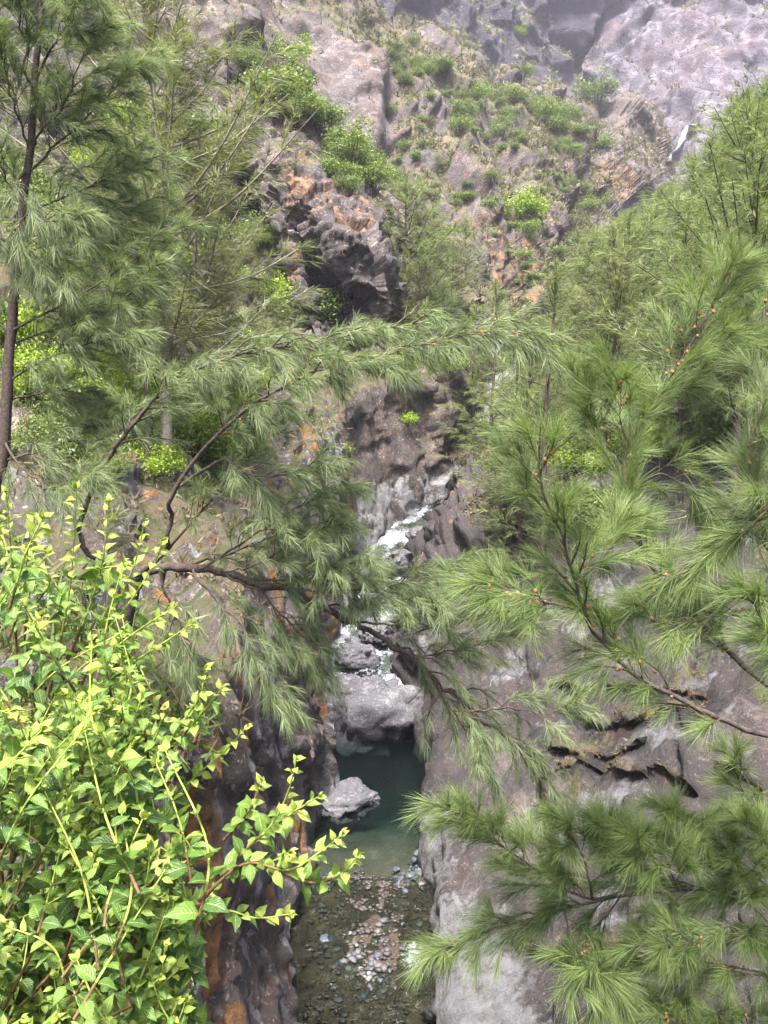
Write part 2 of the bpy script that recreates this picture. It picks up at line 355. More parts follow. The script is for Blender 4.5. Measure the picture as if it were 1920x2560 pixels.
# ---- right bank: polished lip, ledged slab, forest slope
def RP(zw, lipo, lipz, a, b, *rest): return [(-.2, zw - 3.2), (0, zw), (lipo * .5, zw + (lipz - zw) * .62), (lipo, lipz), a, b] + list(rest)
Rt = [
 station(1.0, -4, (1, 0), RP(-.6, .8, 1.2, (2.4, 2.2), (5, 6), (9, 9.2), (15, 13.5), (26, 22), (50, 44))),
 station(1.05, 8, (1, 0), RP(-.5, .8, 1.3, (2.4, 2.2), (5, 5.9), (9, 9.2), (15, 13.5), (26, 22), (50, 44))),
 station(1.15, 14, (1, 0), RP(-.35, .7, 1.2, (2.4, 2.1), (4.8, 5.2), (9, 8.8), (15, 13.2), (26, 22.5), (50, 46))),
 station(1.25, 18, (1, 0), RP(-.2, .6, 1.2, (2.2, 2.3), (4.7, 5.0), (8.5, 8.4), (15, 13), (26, 23), (50, 48))),
 station(1.4, 22, (1, 0), RP(0, .5, 1.9, (2.2, 3.2), (4.6, 5.2), (8.5, 8.3), (15, 13), (27, 24), (50, 49))),
 station(1.6, 26, (1, 0), RP(0, .5, 2.3, (2.2, 3.8), (4.8, 5.8), (8.5, 8.8), (15, 13.5), (28, 25), (52, 50))),
 station(1.7, 31.5, (1, 0), RP(0, .5, 2.8, (2, 4.4), (4.6, 6.8), (8.5, 9.6), (15, 14.2), (28, 26), (52, 52))),
 station(1.35, 37, (1, 0), RP(.9, .5, 3.6, (1.8, 5.4), (4.4, 8), (9, 10.6), (16, 15), (30, 28), (54, 54))),
 station(1.0, 43, (1, .05), RP(2.6, .5, 5, (1.8, 7.2), (4.5, 9), (9, 11.2), (17, 16.4), (31, 30), (56, 57))),
 station(2.7, 50, (1, -.1), RP(4.2, .5, 6.6, (1.8, 8.8), (4.6, 10.2), (10, 12.4), (18, 18.6), (32, 33), (57, 61))),
 station(5.3, 59, (1, -.15), RP(6.3, .6, 8.4, (1.8, 10), (5, 11.4), (11, 14.5), (19, 22.5), (33, 38), (58, 66))),
 station(8.6, 68, (1, -.15), RP(8.6, .6, 10, (2, 11.4), (5, 13), (11, 17.5), (20, 26), (36, 43), (62, 72))),
 station(12, 85, (1, -.1), RP(12.5, .6, 13.6, (2.2, 15), (6, 17.5), (13, 23), (24, 34), (42, 52), (68, 80))),
 station(18, 110, (1, -.05), RP(18.5, .6, 20, (2.5, 21.5), (7, 25), (15, 32), (28, 44), (48, 62), (76, 92))),
 station(33, 145, (1, 0), RP(34, .6, 35, (3, 36), (8, 39), (17, 45), (30, 55), (52, 72), (84, 98))),
 station(52, 190, (1, 0), RP(49, .6, 50, (3, 51), (8, 53), (17, 58), (30, 67), (52, 84), (84, 110))),
 station(77, 240, (1, 0), RP(66, .6, 67, (3, 68), (8, 70), (17, 76), (30, 85), (52, 103), (84, 130))),
 station(98, 280, (1, 0), RP(82, .6, 83, (3, 84), (8, 86), (17, 93), (30, 103), (52, 120), (84, 148))),
]
right = Sheet(Rt, 370, 330)
rockify(right, .55, 8, .36, 2.2, .13, .6, 200)
right.push(.07 * ridged(right.base / .8, 3, 206) + .05 * facets(right.base / .33, 207))
b = right.base
# ledges: undercut steps across the slab, each with a grassy rim
pxr = PX(b); lm_rim = np.zeros(len(b)); lm_face = np.zeros(len(b)); out = norm(np.array([[-.6, -.78, .05]])); wob = 9 * fbm(b / 1.3, 3, 211)
near = sstep(12, 15, b[:, 1]) * (1 - sstep(30, 34, b[:, 1])) * (pxr[:, 2] > 1)
for rim, hgt, amp in [([(1330, 1700), (1420, 1690), (1560, 1705), (1720, 1722), (1800, 1760)], 52, .55), ([(1360, 1745), (1430, 1765), (1500, 1792), (1600, 1780), (1710, 1772), (1790, 1800)], 60, .62), ([(1340, 1862), (1420, 1858), (1520, 1870), (1600, 1850), (1640, 1842)], 60, .7),
                      ([(1360, 1935), (1450, 1915), (1560, 1925), (1650, 1945)], 46, .5), ([(1590, 1930), (1660, 1915), (1720, 1950), (1760, 1990)], 50, .4), ([(1740, 1960), (1800, 1905), (1860, 1930), (1930, 1990)], 50, .4), ([(1240, 2310), (1330, 2330), (1430, 2350), (1600, 2370), (1800, 2380)], 120, .9)]:
    ru = [r[0] for r in rim]; vr = np.interp(pxr[:, 0], ru, [r[1] for r in rim]) + wob; t_ = (pxr[:, 1] - vr) / hgt; ends = sstep(ru[0] - 10, ru[0] + 60, pxr[:, 0]) * (1 - sstep(ru[-1] - 60, ru[-1] + 10, pxr[:, 0])) * near
    prof = .75 * sstep(-.9, -.1, t_) * (1 - sstep(0, .16, t_)) - .75 * sstep(.02, .2, t_) * (1 - sstep(.75, 1.25, t_))
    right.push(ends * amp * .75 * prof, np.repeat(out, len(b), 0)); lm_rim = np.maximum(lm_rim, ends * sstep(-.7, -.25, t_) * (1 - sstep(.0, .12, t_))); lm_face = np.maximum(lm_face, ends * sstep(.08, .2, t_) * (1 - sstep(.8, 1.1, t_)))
rm = sstep(34, 40, b[:, 1]) * (1 - sstep(64, 75, b[:, 1])) * (1 - sstep(11, 14, b[:, 2]))
right.push(rm * (1.15 * facets(b / 2.2, 222) + .6 * facets(b / .9, 223) + .5 * fbm(b / 3, 3, 224)))
n = right.normals(); p = right.p; up = n[:, 2]; paint = np.zeros((len(p), 4))
lip = (1 - sstep(1.3, 2.6, p[:, 2] + .5 * fbm(p / 1.5, 3, 230))) * (p[:, 1] < 36)
paint[:, 3] = lip * .9 * (1 - sstep(.35, .1, up) * .5)
low = (1 - sstep(2.7, 3.5, b[:, 0] + .5 * fbm(b / .9, 3, 233))) * (1 - sstep(16.5, 20, b[:, 1])) * sstep(-.3, .6, b[:, 2])
paint[:, 3] = np.maximum(paint[:, 3] * .75, low * .8)
paint[:, 2] = (p[:, 1] < 40) * np.maximum((1 - sstep(.0, .35, p[:, 2] + .2 * fbm(p, 3, 231))), lm_face * .6)  # wet at the waterline, darker on the undercut ledge faces
paint[:, 1] = np.maximum(sstep(11.5, 14, p[:, 2] + 2.5 * fbm(p / 3, 3, 233)) * sstep(.35, .6, up + .2 * fbm(p / 2, 3, 235)), lm_rim * (.55 + .6 * fbm(p / 1.2, 3, 238)))
paint[:, 1] = np.maximum(paint[:, 1], sstep(60, 75, p[:, 1]) * sstep(.3, .5, up))
paint[:, 0] = np.maximum(rm * sstep(.15, .5, fbm(p / 2.5, 4, 240)) * .5, lm_face * .5 * sstep(-.1, .3, fbm(p / 1.5, 3, 241)))
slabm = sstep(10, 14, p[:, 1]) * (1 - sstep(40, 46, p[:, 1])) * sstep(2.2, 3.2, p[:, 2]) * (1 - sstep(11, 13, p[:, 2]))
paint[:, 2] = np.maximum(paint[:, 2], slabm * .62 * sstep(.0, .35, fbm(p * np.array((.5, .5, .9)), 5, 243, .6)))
paint[:, 3] = np.maximum(paint[:, 3], slabm * .55 * sstep(.12, .4, fbm(p / 2.2 + 40, 5, 245, .6)))
paint[:, 1] = np.maximum(paint[:, 1], slabm * .6 * sstep(.3, .5, fbm(p / 1.6 + 80, 4, 247)))
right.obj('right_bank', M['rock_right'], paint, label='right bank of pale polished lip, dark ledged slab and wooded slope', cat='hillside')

def grid(rows): return [[P(*c) for c in r] for r in rows]
# ---- crag above the gorge with its overhang
crag_rows = [
 [(560, 150, 92), (640, 210, 92), (720, 290, 92), (800, 350, 92), (890, 420, 91), (970, 520, 92), (1010, 620, 96), (1020, 700, 104)],
 [(570, 240, 84), (650, 290, 81), (720, 335, 80), (800, 385, 79), (880, 440, 78), (950, 530, 78), (992, 615, 82), (1012, 700, 96)],
 [(600, 360, 77), (670, 370, 74), (730, 400, 73), (795, 430, 73), (865, 490, 72), (935, 570, 72), (985, 650, 75), (1008, 720, 90)],
 [(640, 460, 73), (700, 470, 71), (750, 480, 70), (800, 505, 69), (860, 560, 68), (925, 625, 68), (980, 690, 71), (1004, 750, 86)],
 [(680, 560, 71), (725, 555, 70.5), (762, 560, 70), (795, 580, 67.5), (850, 625, 66.5), (915, 680, 66.5), (972, 725, 69), (1000, 775, 84)],
 [(700, 640, 70), (740, 640, 70), (775, 640, 77), (800, 660, 72), (850, 690, 67.5), (910, 715, 66.6), (966, 755, 68.5), (998, 795, 82)],
 [(730, 720, 69), (760, 720, 69), (790, 725, 77), (820, 735, 76), (860, 735, 73), (915, 745, 70.5), (964, 780, 68.5), (996, 812, 81)],
 [(770, 790, 67), (800, 795, 67), (820, 790, 73), (845, 795, 74), (880, 795, 72), (925, 800, 70.5), (966, 815, 69), (994, 835, 80)],
 [(800, 880, 64), (830, 880, 64), (850, 870, 68), (870, 870, 69), (900, 870, 67.5), (935, 870, 68), (970, 875, 69), (994, 890, 79)],
]
crag = Sheet(grid(crag_rows), 250, 210)
rockify(crag, .7, 7, 1.9, 5.2, .55, 1.5, 300)
p = crag.p; n = crag.normals(); paint = np.zeros((len(p), 4))
paint[:, 0] = np.clip(sum(blob(p, P(*c), r) for c, r in [((745, 430, 72), (1.6, 6, 4.5)), ((850, 510, 70), (3.4, 5, 1.9)), ((830, 480, 70), (2.2, 5, 1.6)), ((740, 640, 70), (1.3, 4, 4)), ((880, 560, 69), (2.5, 4, 1.4)), ((760, 520, 70), (1.5, 5, 2.5))]), 0, 1) * (.45 + .5 * fbm(p / 1.5, 3, 311))
paint[:, 2] = np.clip(blob(p, P(840, 760, 69), (3.2, 5, 3.2)) + blob(p, P(950, 480, 76), (3, 5, 3)) * .5 + blob(p, P(785, 640, 71), (1.0, 5, 2.6)), 0, 1) * .95  # shade of overhang, cave slit and right shoulder painted into the rock colour
paint[:, 3] = np.clip(fbm(p * np.array((.6, .6, .12)), 3, 313) * 1.2 - .1, 0, .6) * blob(p, P(940, 770, 68.5), (2.5, 5, 3))
paint[:, 1] = sstep(.5, .75, n[:, 2] + .3 * fbm(p / 3, 3, 315)) * sstep(33, 36, p[:, 2])
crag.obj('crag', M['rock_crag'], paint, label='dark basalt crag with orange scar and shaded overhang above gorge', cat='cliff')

# ---- spur across the upper valley and the bare slab to its left
spur_rows = [
 [(430, 860, 84), (640, 860, 84), (820, 870, 84), (1000, 880, 84), (1120, 880, 92), (1250, 850, 104), (1330, 790, 118), (1420, 700, 140), (1510, 560, 180), (1600, 470, 230), (1650, 450, 267)],
 [(430, 700, 100), (640, 700, 100), (800, 700, 98), (930, 690, 96), (1080, 720, 104), (1220, 720, 112), (1330, 690, 126), (1410, 610, 148), (1495, 500, 190), (1590, 430, 236), (1650, 410, 274)],
 [(430, 520, 116), (650, 520, 116), (800, 520, 114), (950, 540, 110), (1100, 560, 118), (1230, 580, 122), (1340, 560, 136), (1420, 520, 162), (1500, 450, 204), (1590, 395, 244), (1650, 370, 280)],
 [(430, 380, 130), (660, 380, 130), (800, 380, 128), (950, 420, 124), (1090, 440, 132), (1230, 450, 142), (1350, 450, 160), (1430, 430, 184), (1505, 395, 218), (1590, 360, 252), (1650, 340, 286)],
 [(430, 240, 142), (670, 240, 142), (820, 240, 140), (960, 290, 144), (1100, 320, 156), (1240, 340, 168), (1360, 360, 186), (1440, 360, 208), (1510, 345, 232), (1600, 330, 260), (1650, 320, 294)],
 [(430, 90, 152), (680, 90, 152), (830, 90, 154), (960, 175, 166), (1100, 235, 180), (1240, 272, 194), (1360, 308, 210), (1450, 320, 230), (1520, 300, 248), (1600, 300, 270), (1650, 300, 302)],
 [(430, -80, 162), (700, -80, 162), (840, -60, 168), (960, 90, 186), (1100, 165, 202), (1240, 225, 216), (1360, 262, 232), (1450, 285, 250), (1520, 255, 266), (1600, 265, 284), (1650, 280, 312)],
 [(430, -200, 180), (700, -200, 180), (840, -150, 190), (960, 70, 210), (1100, 155, 225), (1240, 220, 240), (1360, 260, 256), (1450, 285, 272), (1520, 250, 286), (1600, 262, 300), (1650, 280, 324)],
]
spur = Sheet(grid(spur_rows), 330, 380)
b = spur.base; px = PX(b)
gul = np.exp(-((px[:, 0] - (985 + (px[:, 1] - 300) * .05)) / 30) ** 2) * sstep(120, 260, px[:, 1]) + .8 * np.exp(-((px[:, 0] - (1440 - (px[:, 1] - 500) * .3)) / 26) ** 2) + .5 * np.exp(-((px[:, 0] - (1225 + (px[:, 1] - 300) * .15)) / 22) ** 2)
rockify(spur, 5, 34, 3.7, 21, 1.5, 6.5, 400)
spur.push(-6 * gul + 2.4 * ridged(b * np.array((1, .6, .3)) / 22, 3, 440) + .35 * facets(b / 1.8, 450))
spur.relax(3); spur.push(.25 * facets(b / 1.6, 455))
p = spur.p; n = spur.normals(); up = n[:, 2]; px = PX(p); paint = np.zeros((len(p), 4))
slab = (1 - sstep(960, 1010, px[:, 0])) * sstep(20, 90, px[:, 1])
paint[:, 1] = sstep(.34, .62, up + .42 * fbm(p / 9, 4, 415)) * (1 - .8 * slab)
ridge = np.exp(-((px[:, 1] - np.interp(px[:, 0], [700, 900, 1050, 1200, 1350, 1500], [-60, 60, 150, 205, 290, 330])) / 55) ** 2)
paint[:, 1] = np.clip(paint[:, 1] + .6 * ridge, 0, 1) * (1 - .8 * sstep(1440, 1520, px[:, 0]))
paint[:, 2] = sstep(-.12, .25, -up + .45 * fbm(p * np.array((1, 1, .5)) / 9, 4, 416)) * .7 * (1 - .6 * slab)  # steep and overhanging faces painted dark to stand for their shade
paint[:, 0] = np.clip(sum(blob(p, spur.hit(u, v), r) for u, v, r in [(1310, 640, 7), (1240, 590, 6), (1530, 420, 10), (1275, 730, 6), (1560, 470, 9)]), 0, 1) * .45
paint[:, 3] = slab * .35 * sstep(-.1, .3, fbm(p / 10, 4, 418))
spur.obj('valley_spur', M['rock_mid'], paint, label='brown rocky spur with gullies and patchy scrub across the valley', cat='mountain')

# ---- far cliffs at the valley head
far_rows = []
us = [560, 760, 900, 1040, 1160, 1280, 1380, 1460, 1540, 1640, 1760, 1900, 2060, 2300]
base_v = [160, 160, 180, 260, 340, 440, 600, 720, 720, 680, 620, 560, 520, 480]
base_d = [270, 275, 285, 300, 315, 325, 335, 310, 285, 275, 280, 300, 310, 300]
for k, t in enumerate(np.linspace(0, 1, 9)):
    row = []
    for i, u in enumerate(us):
        v = base_v[i] + (-560 - base_v[i]) * t
        d = base_d[i] + (30, 45, 60, 62, 60, 66, 80, 105, 120, 125, 110, 85, 75, 70)[i] * (t ** .8 if i < 7 else min(1, t * 2.2) ** 1.2)
        row.append((u, v, d))
    far_rows.append(row)
far = Sheet(grid(far_rows), 300, 340)
b = far.base; px = PX(b)
rockify(far, 9, 80, 8.5, 34, 2.0, 9, 500)
far.push(2.2 * ridged(b * np.array((1, .6, .08)) / 15, 3, 540) + .7 * facets(b * np.array((1, 1, .4)) / 3.5, 548) + 7 * ridged((b @ np.array(((.8, 0, .5), (0, 1, 0), (-.5, 0, .8)))) / np.array((60, 80, 26)), 3, 545))
px = PX(far.p); chute = np.exp(-((px[:, 0] - np.interp(px[:, 1], [200, 340, 400, 480], [1740, 1712, 1685, 1640])) / 26) ** 2) * sstep(230, 330, px[:, 1])
far.push(-5 * chute)
far.relax(2)
p = far.p; n = far.normals(); up = n[:, 2]; px = PX(p); paint = np.zeros((len(p), 4))
paint[:, 1] = sstep(.40, .62, up + .3 * fbm(p / 18, 4, 515)) * (1 - .75 * sstep(1400, 1500, px[:, 0]))
paint[:, 3] = sstep(1440, 1520, px[:, 0]) * np.clip(.28 + .75 * fbm(p * np.array((1, 1, .12)) / 7, 5, 517, .6), 0, .8)
paint[:, 2] = (1 - sstep(1430, 1530, px[:, 0] + 60 * fbm(p / 25, 2, 519))) * .95 * sstep(-.45, -.05, fbm(p / 26, 4, 518) + .25 * (-up))  # cliffs left of the waterfall painted dark as the shaded side
paint[:, 0] = .16 * np.clip(blob(p, far.hit(1640, 60), 22) + blob(p, far.hit(1500, 430), 14), 0, 1)
far.obj('far_cliff', M['rock_far'], paint, label='towering pale violet cliff wall closing the head of valley', cat='cliff')

# ---- near bank under the bushes at the left of the viewpoint
nb = [[(-40, y, z + 1.5) , (-14, y, z + .6), (-6, y, z + .1), (-2.2, y, z), (-1.2, y, z - .15), (-.75, y * .97, z - 1.2), (-.7, y * .95, z - 5), (-.8, y * .95, -2)] for y, z in ((-12, 12.9), (-4, 12.9), (0, 12.85), (1.6, 12.75), (2.3, 12.6), (2.7, 11.4), (2.8, 7), (2.9, -2.5))]
nbank = Sheet(nb, 70, 90)
nbank.push(.12 * fbm(nbank.base * 1.5, 4, 600))
paint = np.zeros((len(nbank.p), 4)); paint[:, 1] = sstep(.4, .7, nbank.normals()[:, 2])
nbank.obj('near_bank', M['rock_left'], paint, label='earthy bank under the leafy bush beside the viewpoint', cat='ground')

# ---- stream bed
SB = [(-4, -3.4, 1.4, -.6), (6, -3.2, 1.4, -.5), (12, -2.8, 1.5, -.4), (17.5, -2.5, 1.6, -.15), (22, -3, 1.8, -.02), (24, -3.1, 1.9, -.15), (26, -3.3, 2, -.40), (28, -3.3, 2, -.95), (30, -3.2, 2.1, -1.8), (32, -3.2, 2.1, -2.6), (34.5, -3.1, 2, -2.8), (36, -3, 1.9, -.1), (38.5, -3, 1.7, 1.0), (41, -3, 1.4, 1.8), (45, -2.6, 1.6, 2.9), (50, -2, 3.2, 4.0), (54, -1, 4.4, 4.9), (59, .8, 6.6, 6.1), (66, 4.2, 9.2, 7.9), (75, 6.4, 11, 10.4), (90, 11, 16, 14.2), (115, 17, 22, 20.5), (150, 33, 38, 35.5), (190, 50, 55, 49), (240, 75, 80, 66), (280, 96, 101, 82)]
bed_rows = [[(x0 - 1.2, y, z + .8), (x0, y, z + .05), ((x0 * .66 + x1 * .34), y, z - .05), ((x0 * .33 + x1 * .67), y, z + .0), (x1, y, z + .05), (x1 + 1.2, y, z + .8)] for y, x0, x1, z in SB]
bed = Sheet(bed_rows, 320, 110)
b = bed.base
gravel = np.exp(-((b[:, 0] + .35) / 1.1) ** 2) * np.exp(-((b[:, 1] - 20.3) / 2.6) ** 2)
bed.push(.10 * fbm(b / .8, 4, 700) + .05 * facets(b / .28, 705) + .26 * gravel + .22 * np.exp(-((b[:, 1] - 23.0) / .5) ** 2) * (1 + fbm(b, 2, 3)) * .6, np.tile((0., 0, 1), (len(b), 1)))
up_ = sstep(34.5, 36.5, b[:, 1]); bed.push(up_ * .45 * facets(b / 1.6, 711) + up_ * .15 * facets(b / .6, 712))
paint = np.zeros((len(b), 4)); paint[:, 3] = up_ * .7
bed.obj('stream_bed', M['bed'], paint, label='brown pebbly bed of the stream between the gorge walls', cat='stream bed')

# ================================================================== WATER
def water_mat(name, foam_lo, foam_hi, bumpd, wscale, tint=(.55, .62, .52)):
    t = NT(name); pos = t.geo().outputs['Position']
    w1 = t.noise(wscale, 4, .6, pos, .6); w2 = t.noise(wscale * 3.3, 3, .6, pos)
    h = t.math('ADD', w1, t.math('MULTIPLY', w2, .35))
    bp = t.n('ShaderNodeBump'); bp.inputs['Strength'].default_value = 1.0; bp.inputs['Distance'].default_value = bumpd; t.l(h, bp.inputs['Height'])
    fr = t.n('ShaderNodeFresnel'); fr.inputs[0].default_value = 1.33; t.l(bp.outputs[0], fr.inputs['Normal'])
    gl = t.n('ShaderNodeBsdfGlossy'); gl.inputs['Roughness'].default_value = .13; t.l(bp.outputs[0], gl.inputs['Normal'])
    tr = t.n('ShaderNodeBsdfTransparent'); t.val(tr.inputs[0], tint)
    m = t.n('ShaderNodeMixShader'); t.l(fr.outputs[0], m.inputs[0]); t.l(tr.outputs[0], m.inputs[1]); t.l(gl.outputs[0], m.inputs[2])
    fa = t.attr('foam').outputs['Fac']
    ff = t.mr(t.math('ADD', fa, t.math('MULTIPLY', t.math('SUBTRACT', t.noise(wscale * 2.2, 5, .7, pos), .5), 1.3)), foam_lo, foam_hi)
    fo = t.bsdf((.27, .29, .32), .5, .3)
    m2 = t.n('ShaderNodeMixShader'); t.l(ff, m2.inputs[0]); t.l(m.outputs[0], m2.inputs[1]); t.l(fo.outputs[0], m2.inputs[2])
    return t, t.done(m2)
t_, M['rapid'] = water_mat('rapid_water', .42, .72, .10, 4.0)
t_, M['pool'] = water_mat('pool_water', 2, 3, .028, 4.2, (.9, .97, .93))
va = t_.n('ShaderNodeVolumeAbsorption'); va.inputs['Color'].default_value = (.12, .50, .46, 1); va.inputs['Density'].default_value = .62
vsn = t_.n('ShaderNodeVolumeScatter'); vsn.inputs['Color'].default_value = (.18, .62, .52, 1); vsn.inputs['Density'].default_value = .006
vad = t_.n('ShaderNodeAddShader'); t_.l(va.outputs[0], vad.inputs[0]); t_.l(vsn.outputs[0], vad.inputs[1]); t_.l(vad.outputs[0], t_.out.inputs['Volume'])
t_, M['fall'] = water_mat('falling_water', .35, .7, .06, 3.0)

def water_sheet(name, rows, nr, nc, mat, hfun, ffun, label, cat='water'):
    s = Sheet(rows, nr, nc); s.push(hfun(s.base), np.tile((0., 0, 1), (len(s.base), 1)))
    idx = np.arange(nr * nc).reshape(nr, nc); q = np.stack([idx[:-1, :-1], idx[:-1, 1:], idx[1:, 1:], idx[1:, :-1]], -1).reshape(-1, 4)
    if s.flip: q = q[:, ::-1]
    obj(name, mesh(name, s.p, q, None, {'foam': ffun(s.p)}), mat, label=label, cat=cat, kind='structure'); return s
# running water over the gravel, below the pool
rw = [[(x0, y, z), (x0 * .5 + x1 * .5, y, z), (x1, y, z)] for y, x0, x1, z in ((-4, -4.2, 2, -.34), (8, -4, 2, -.24), (14, -3.8, 2.2, -.10), (18, -3.4, 2.4, .06), (21, -3.6, 2.4, .12), (23.2, -3.8, 2.5, .13))]
rap = water_sheet('rapid_water', rw, 240, 110, M['rapid'], lambda p: .085 * fbm(p * np.array((1, .7, 1)) / .42, 4, 801) + .04 * ridged(p / .3, 3, 805),
    lambda p: .62 * blob(p, (.85, 19.7, 0), (.75, 1.1, 2), .1) + .5 * blob(p, (.4, 16.9, 0), (1.3, 1.0, 2), .1) + .12 * blob(p, (-1.6, 18, 0), (1.2, 3, 2), .1) + .18 * np.clip(fbm(p * np.array((2.2, .9, 1)), 3, 809), -.5, 1) + .02, 'shallow rapid with white riffles running over gravel below the pool')
# the pool: a closed body of water
pr = [(23.2, -3.7, 2.2), (24.2, -3.8, 2.3), (27, -4, 2.5), (31, -4, 2.5), (34.5, -4, 2.5), (37.5, -4, 2.4)]
V = []; Q = []
for y, x0, x1 in pr: V += [(x0, y, .08), (x1, y, .08), (x1, y, -3.4), (x0, y, -3.4)]
for k in range(len(pr) - 1):
    a = k * 4; b = a + 4; Q += [(a, a + 1, b + 1, b), (a + 1, a + 2, b + 2, b + 1), (a + 2, a + 3, b + 3, b + 2), (a + 3, a, b, b + 3)]
Q += [(3, 2, 1, 0), (len(V) - 4, len(V) - 3, len(V) - 2, len(V) - 1)]
obj('pool_water', mesh('pool_water', V, Q, None, {'foam': np.zeros(len(V))}, False), M['pool'], label='still dark green pool between the gorge walls and boulders', cat='pool', kind='structure')
# cascades above the boulder
cs = [(36, -3, 2, .15), (37.2, -3, 1.9, .5), (38.2, -2.8, 1.8, 1.25), (41, -2.8, 1.5, 2.0), (43, -2.6, 1.5, 2.3), (44.2, -2.5, 1.7, 3.0), (48, -2.2, 2.2, 3.75), (50, -1.6, 3.0, 4.3), (54, -.6, 4.2, 5.15), (56, 0, 5.0, 5.75), (59, 1.0, 6.3, 6.45), (66, 4.4, 8.8, 8.2), (75, 6.5, 11, 10.7), (90, 11.2, 16, 14.5), (115, 17.5, 22, 20.9), (150, 33, 38, 36)]
rw = [[(x0 * .95 + x1 * .05, y, z - .2), (x0 * .65 + x1 * .35, y, z), (x0 * .35 + x1 * .65, y, z), (x0 * .05 + x1 * .95, y, z - .2)] for y, x0, x1, z in cs]
water_sheet('cascade_water', rw, 320, 60, M['fall'], lambda p: .12 * fbm(p / .9, 4, 811) + .08 * ridged(p / .5, 3, 813), lambda p: .46 + .55 * fbm(p * np.array((1, .6, 1)) / 1.6, 3, 815), 'white stepped cascades tumbling down the gorge above the boulder')
# distant waterfall in its chute
def front(u, v):
    return far.hit(u, v)
wpts = [front(1752, 312), front(1718, 326), front(1706, 352), front(1694, 380), front(1676, 402), front(1664, 425)]
wc = curve(np.array(wpts) + np.array((-.5, -1.6, .6)), 26); rows = []
for k, c in enumerate(wc):
    w = (.55 + .5 * math.sin(k / 25 * 3.1) + .2 * math.sin(k * 1.7)); rows.append([c + (-w, .9, -.1), c + (-w * .4, 0, 0), c + (w * .4, 0, 0), c + (w, .9, .1)])
water_sheet('waterfall', rows, 70, 24, M['fall'], lambda p: .3 * fbm(p / 1.5, 3, 821), lambda p: np.full(len(p), .75), 'thin white waterfall dropping down the far cliff', 'waterfall')

# ================================================================== ROCKS IN THE STREAM
def ico(sub):
    import bmesh
    bm = bmesh.new(); bmesh.ops.create_icosphere(bm, subdivisions=sub, radius=1.0); bm.verts.ensure_lookup_table()
    V = np.array([v.co[:] for v in bm.verts]); T = np.array([[v.index for v in f.verts] for f in bm.faces]); bm.free(); return V, T
_ICO = {k: ico(k) for k in (2, 3, 5)}
def rock_mesh(name, size, seed, sub=5, rough=.22, paintf=None, flat=.35):
    V, T = _ICO[sub]; r = np.random.default_rng(seed); off = r.random(3) * 50
    d = norm(V); rad = 1 + rough * 1.3 * fbm(d * 1.1 + off, 3, seed) + rough * .9 * facets(d * 1.5 + off, seed + 3, 1.2) + rough * .30 * facets(d * 3.6 + off, seed + 5) + rough * .16 * facets(d * 8 + off, seed + 6) + rough * .14 * fbm(d * 7 + off, 4, seed + 8)
    p = d * rad[:, None]; p = np.sign(p) * np.abs(p) ** .88
    p[:, 2] = np.where(p[:, 2] < -flat, -flat + (p[:, 2] + flat) * .35, p[:, 2])
    p = p * np.asarray(size) / 2
    pt = np.zeros((len(p), 4)) if paintf is None else paintf(p, d)
    return mesh(name, p, None, T, {'paint': np.clip(pt, 0, 1)})
def wet_shade_foot(h): return lambda p, d: np.stack([0 * p[:, 0], 0 * p[:, 0], .8 * (1 - sstep(h, h + .5, p[:, 2] + .25 * fbm(p * 2, 3, 4))), np.full(len(p), .28)], 1)  # wet foot, darkened further as painted shade low on the boulder
BOULD = [
 ((-.95, 35.2, .35), (4.7, 3.6, 4.2), .1, 11, .35, 'huge pale grey boulder wedged between the walls at the head of the pool'),
 ((-1.38, 28.2, .05), (2.3, 1.8, 1.15), .35, 12, -.2, 'flat-topped pale boulder lying in the pool against the left wall'),
 ((.95, 38.6, 1.45), (1.0, 1.2, 1.0), .9, 13, -9, 'small light boulder tucked behind the right shoulder of the huge boulder'),
 ((-1.5, 39.5, 1.9), (2.2, 1.8, 1.7), .4, 14, -.5, 'grey block resting on the rocks just behind the huge boulder'),
 ((-.4, 41.2, 2.7), (2.0, 1.7, 1.5), 1.2, 15, -.3, 'dark-footed boulder in the second step of the cascade'),
 ((.75, 45.6, 3.4), (1.5, 1.4, 1.1), 2.0, 16, -.3, 'rounded boulder on the right of the cascade under the casuarina limb'),
 ((-.9, 47.5, 4.3), (1.7, 1.4, 1.3), .2, 17, -.3, 'grey boulder beside the cascade below the buttress'),
 ((1.2, 49.5, 4.9), (2.1, 1.6, 1.4), .7, 18, -.4, 'buff boulder with dark foot in the upper cascade'),
 ((2.4, 55.0, 5.6), (1.8, 1.6, 1.2), 1.1, 19, -.3, 'pale boulder at the lip of the upper cascade'),
]
for c, sz, rz, sd, hw, lab in BOULD:
    o = obj('boulder', rock_mesh('boulder', sz, sd, 5, .24, wet_shade_foot(hw)), M['boulder'], label=lab, cat='boulder', group='boulders in the gorge', loc=c); o.rotation_euler = (0, 0, rz)
# pale boulder field far up the stream
for k in range(16):
    t = k / 15; y = 78 + 34 * t; xs = np.interp(y, [75, 90, 115], [8.5, 13.5, 19.5]) + rng.uniform(-2.2, 2.2); zs = np.interp(y, [75, 90, 115], [10.4, 14.2, 20.5])
    o = obj('boulder', rock_mesh('far_boulder', (rng.uniform(1.5, 3.4), rng.uniform(1.5, 3), rng.uniform(1.2, 2.4)), 40 + k, 3, .25, lambda p, d: np.tile((0, 0, 0, .75), (len(p), 1))), M['boulder'],
            label='white boulder in the bouldery stream bed beyond the gorge mouth', cat='boulder', group='white boulders up the stream', loc=(xs, y, zs + .4))
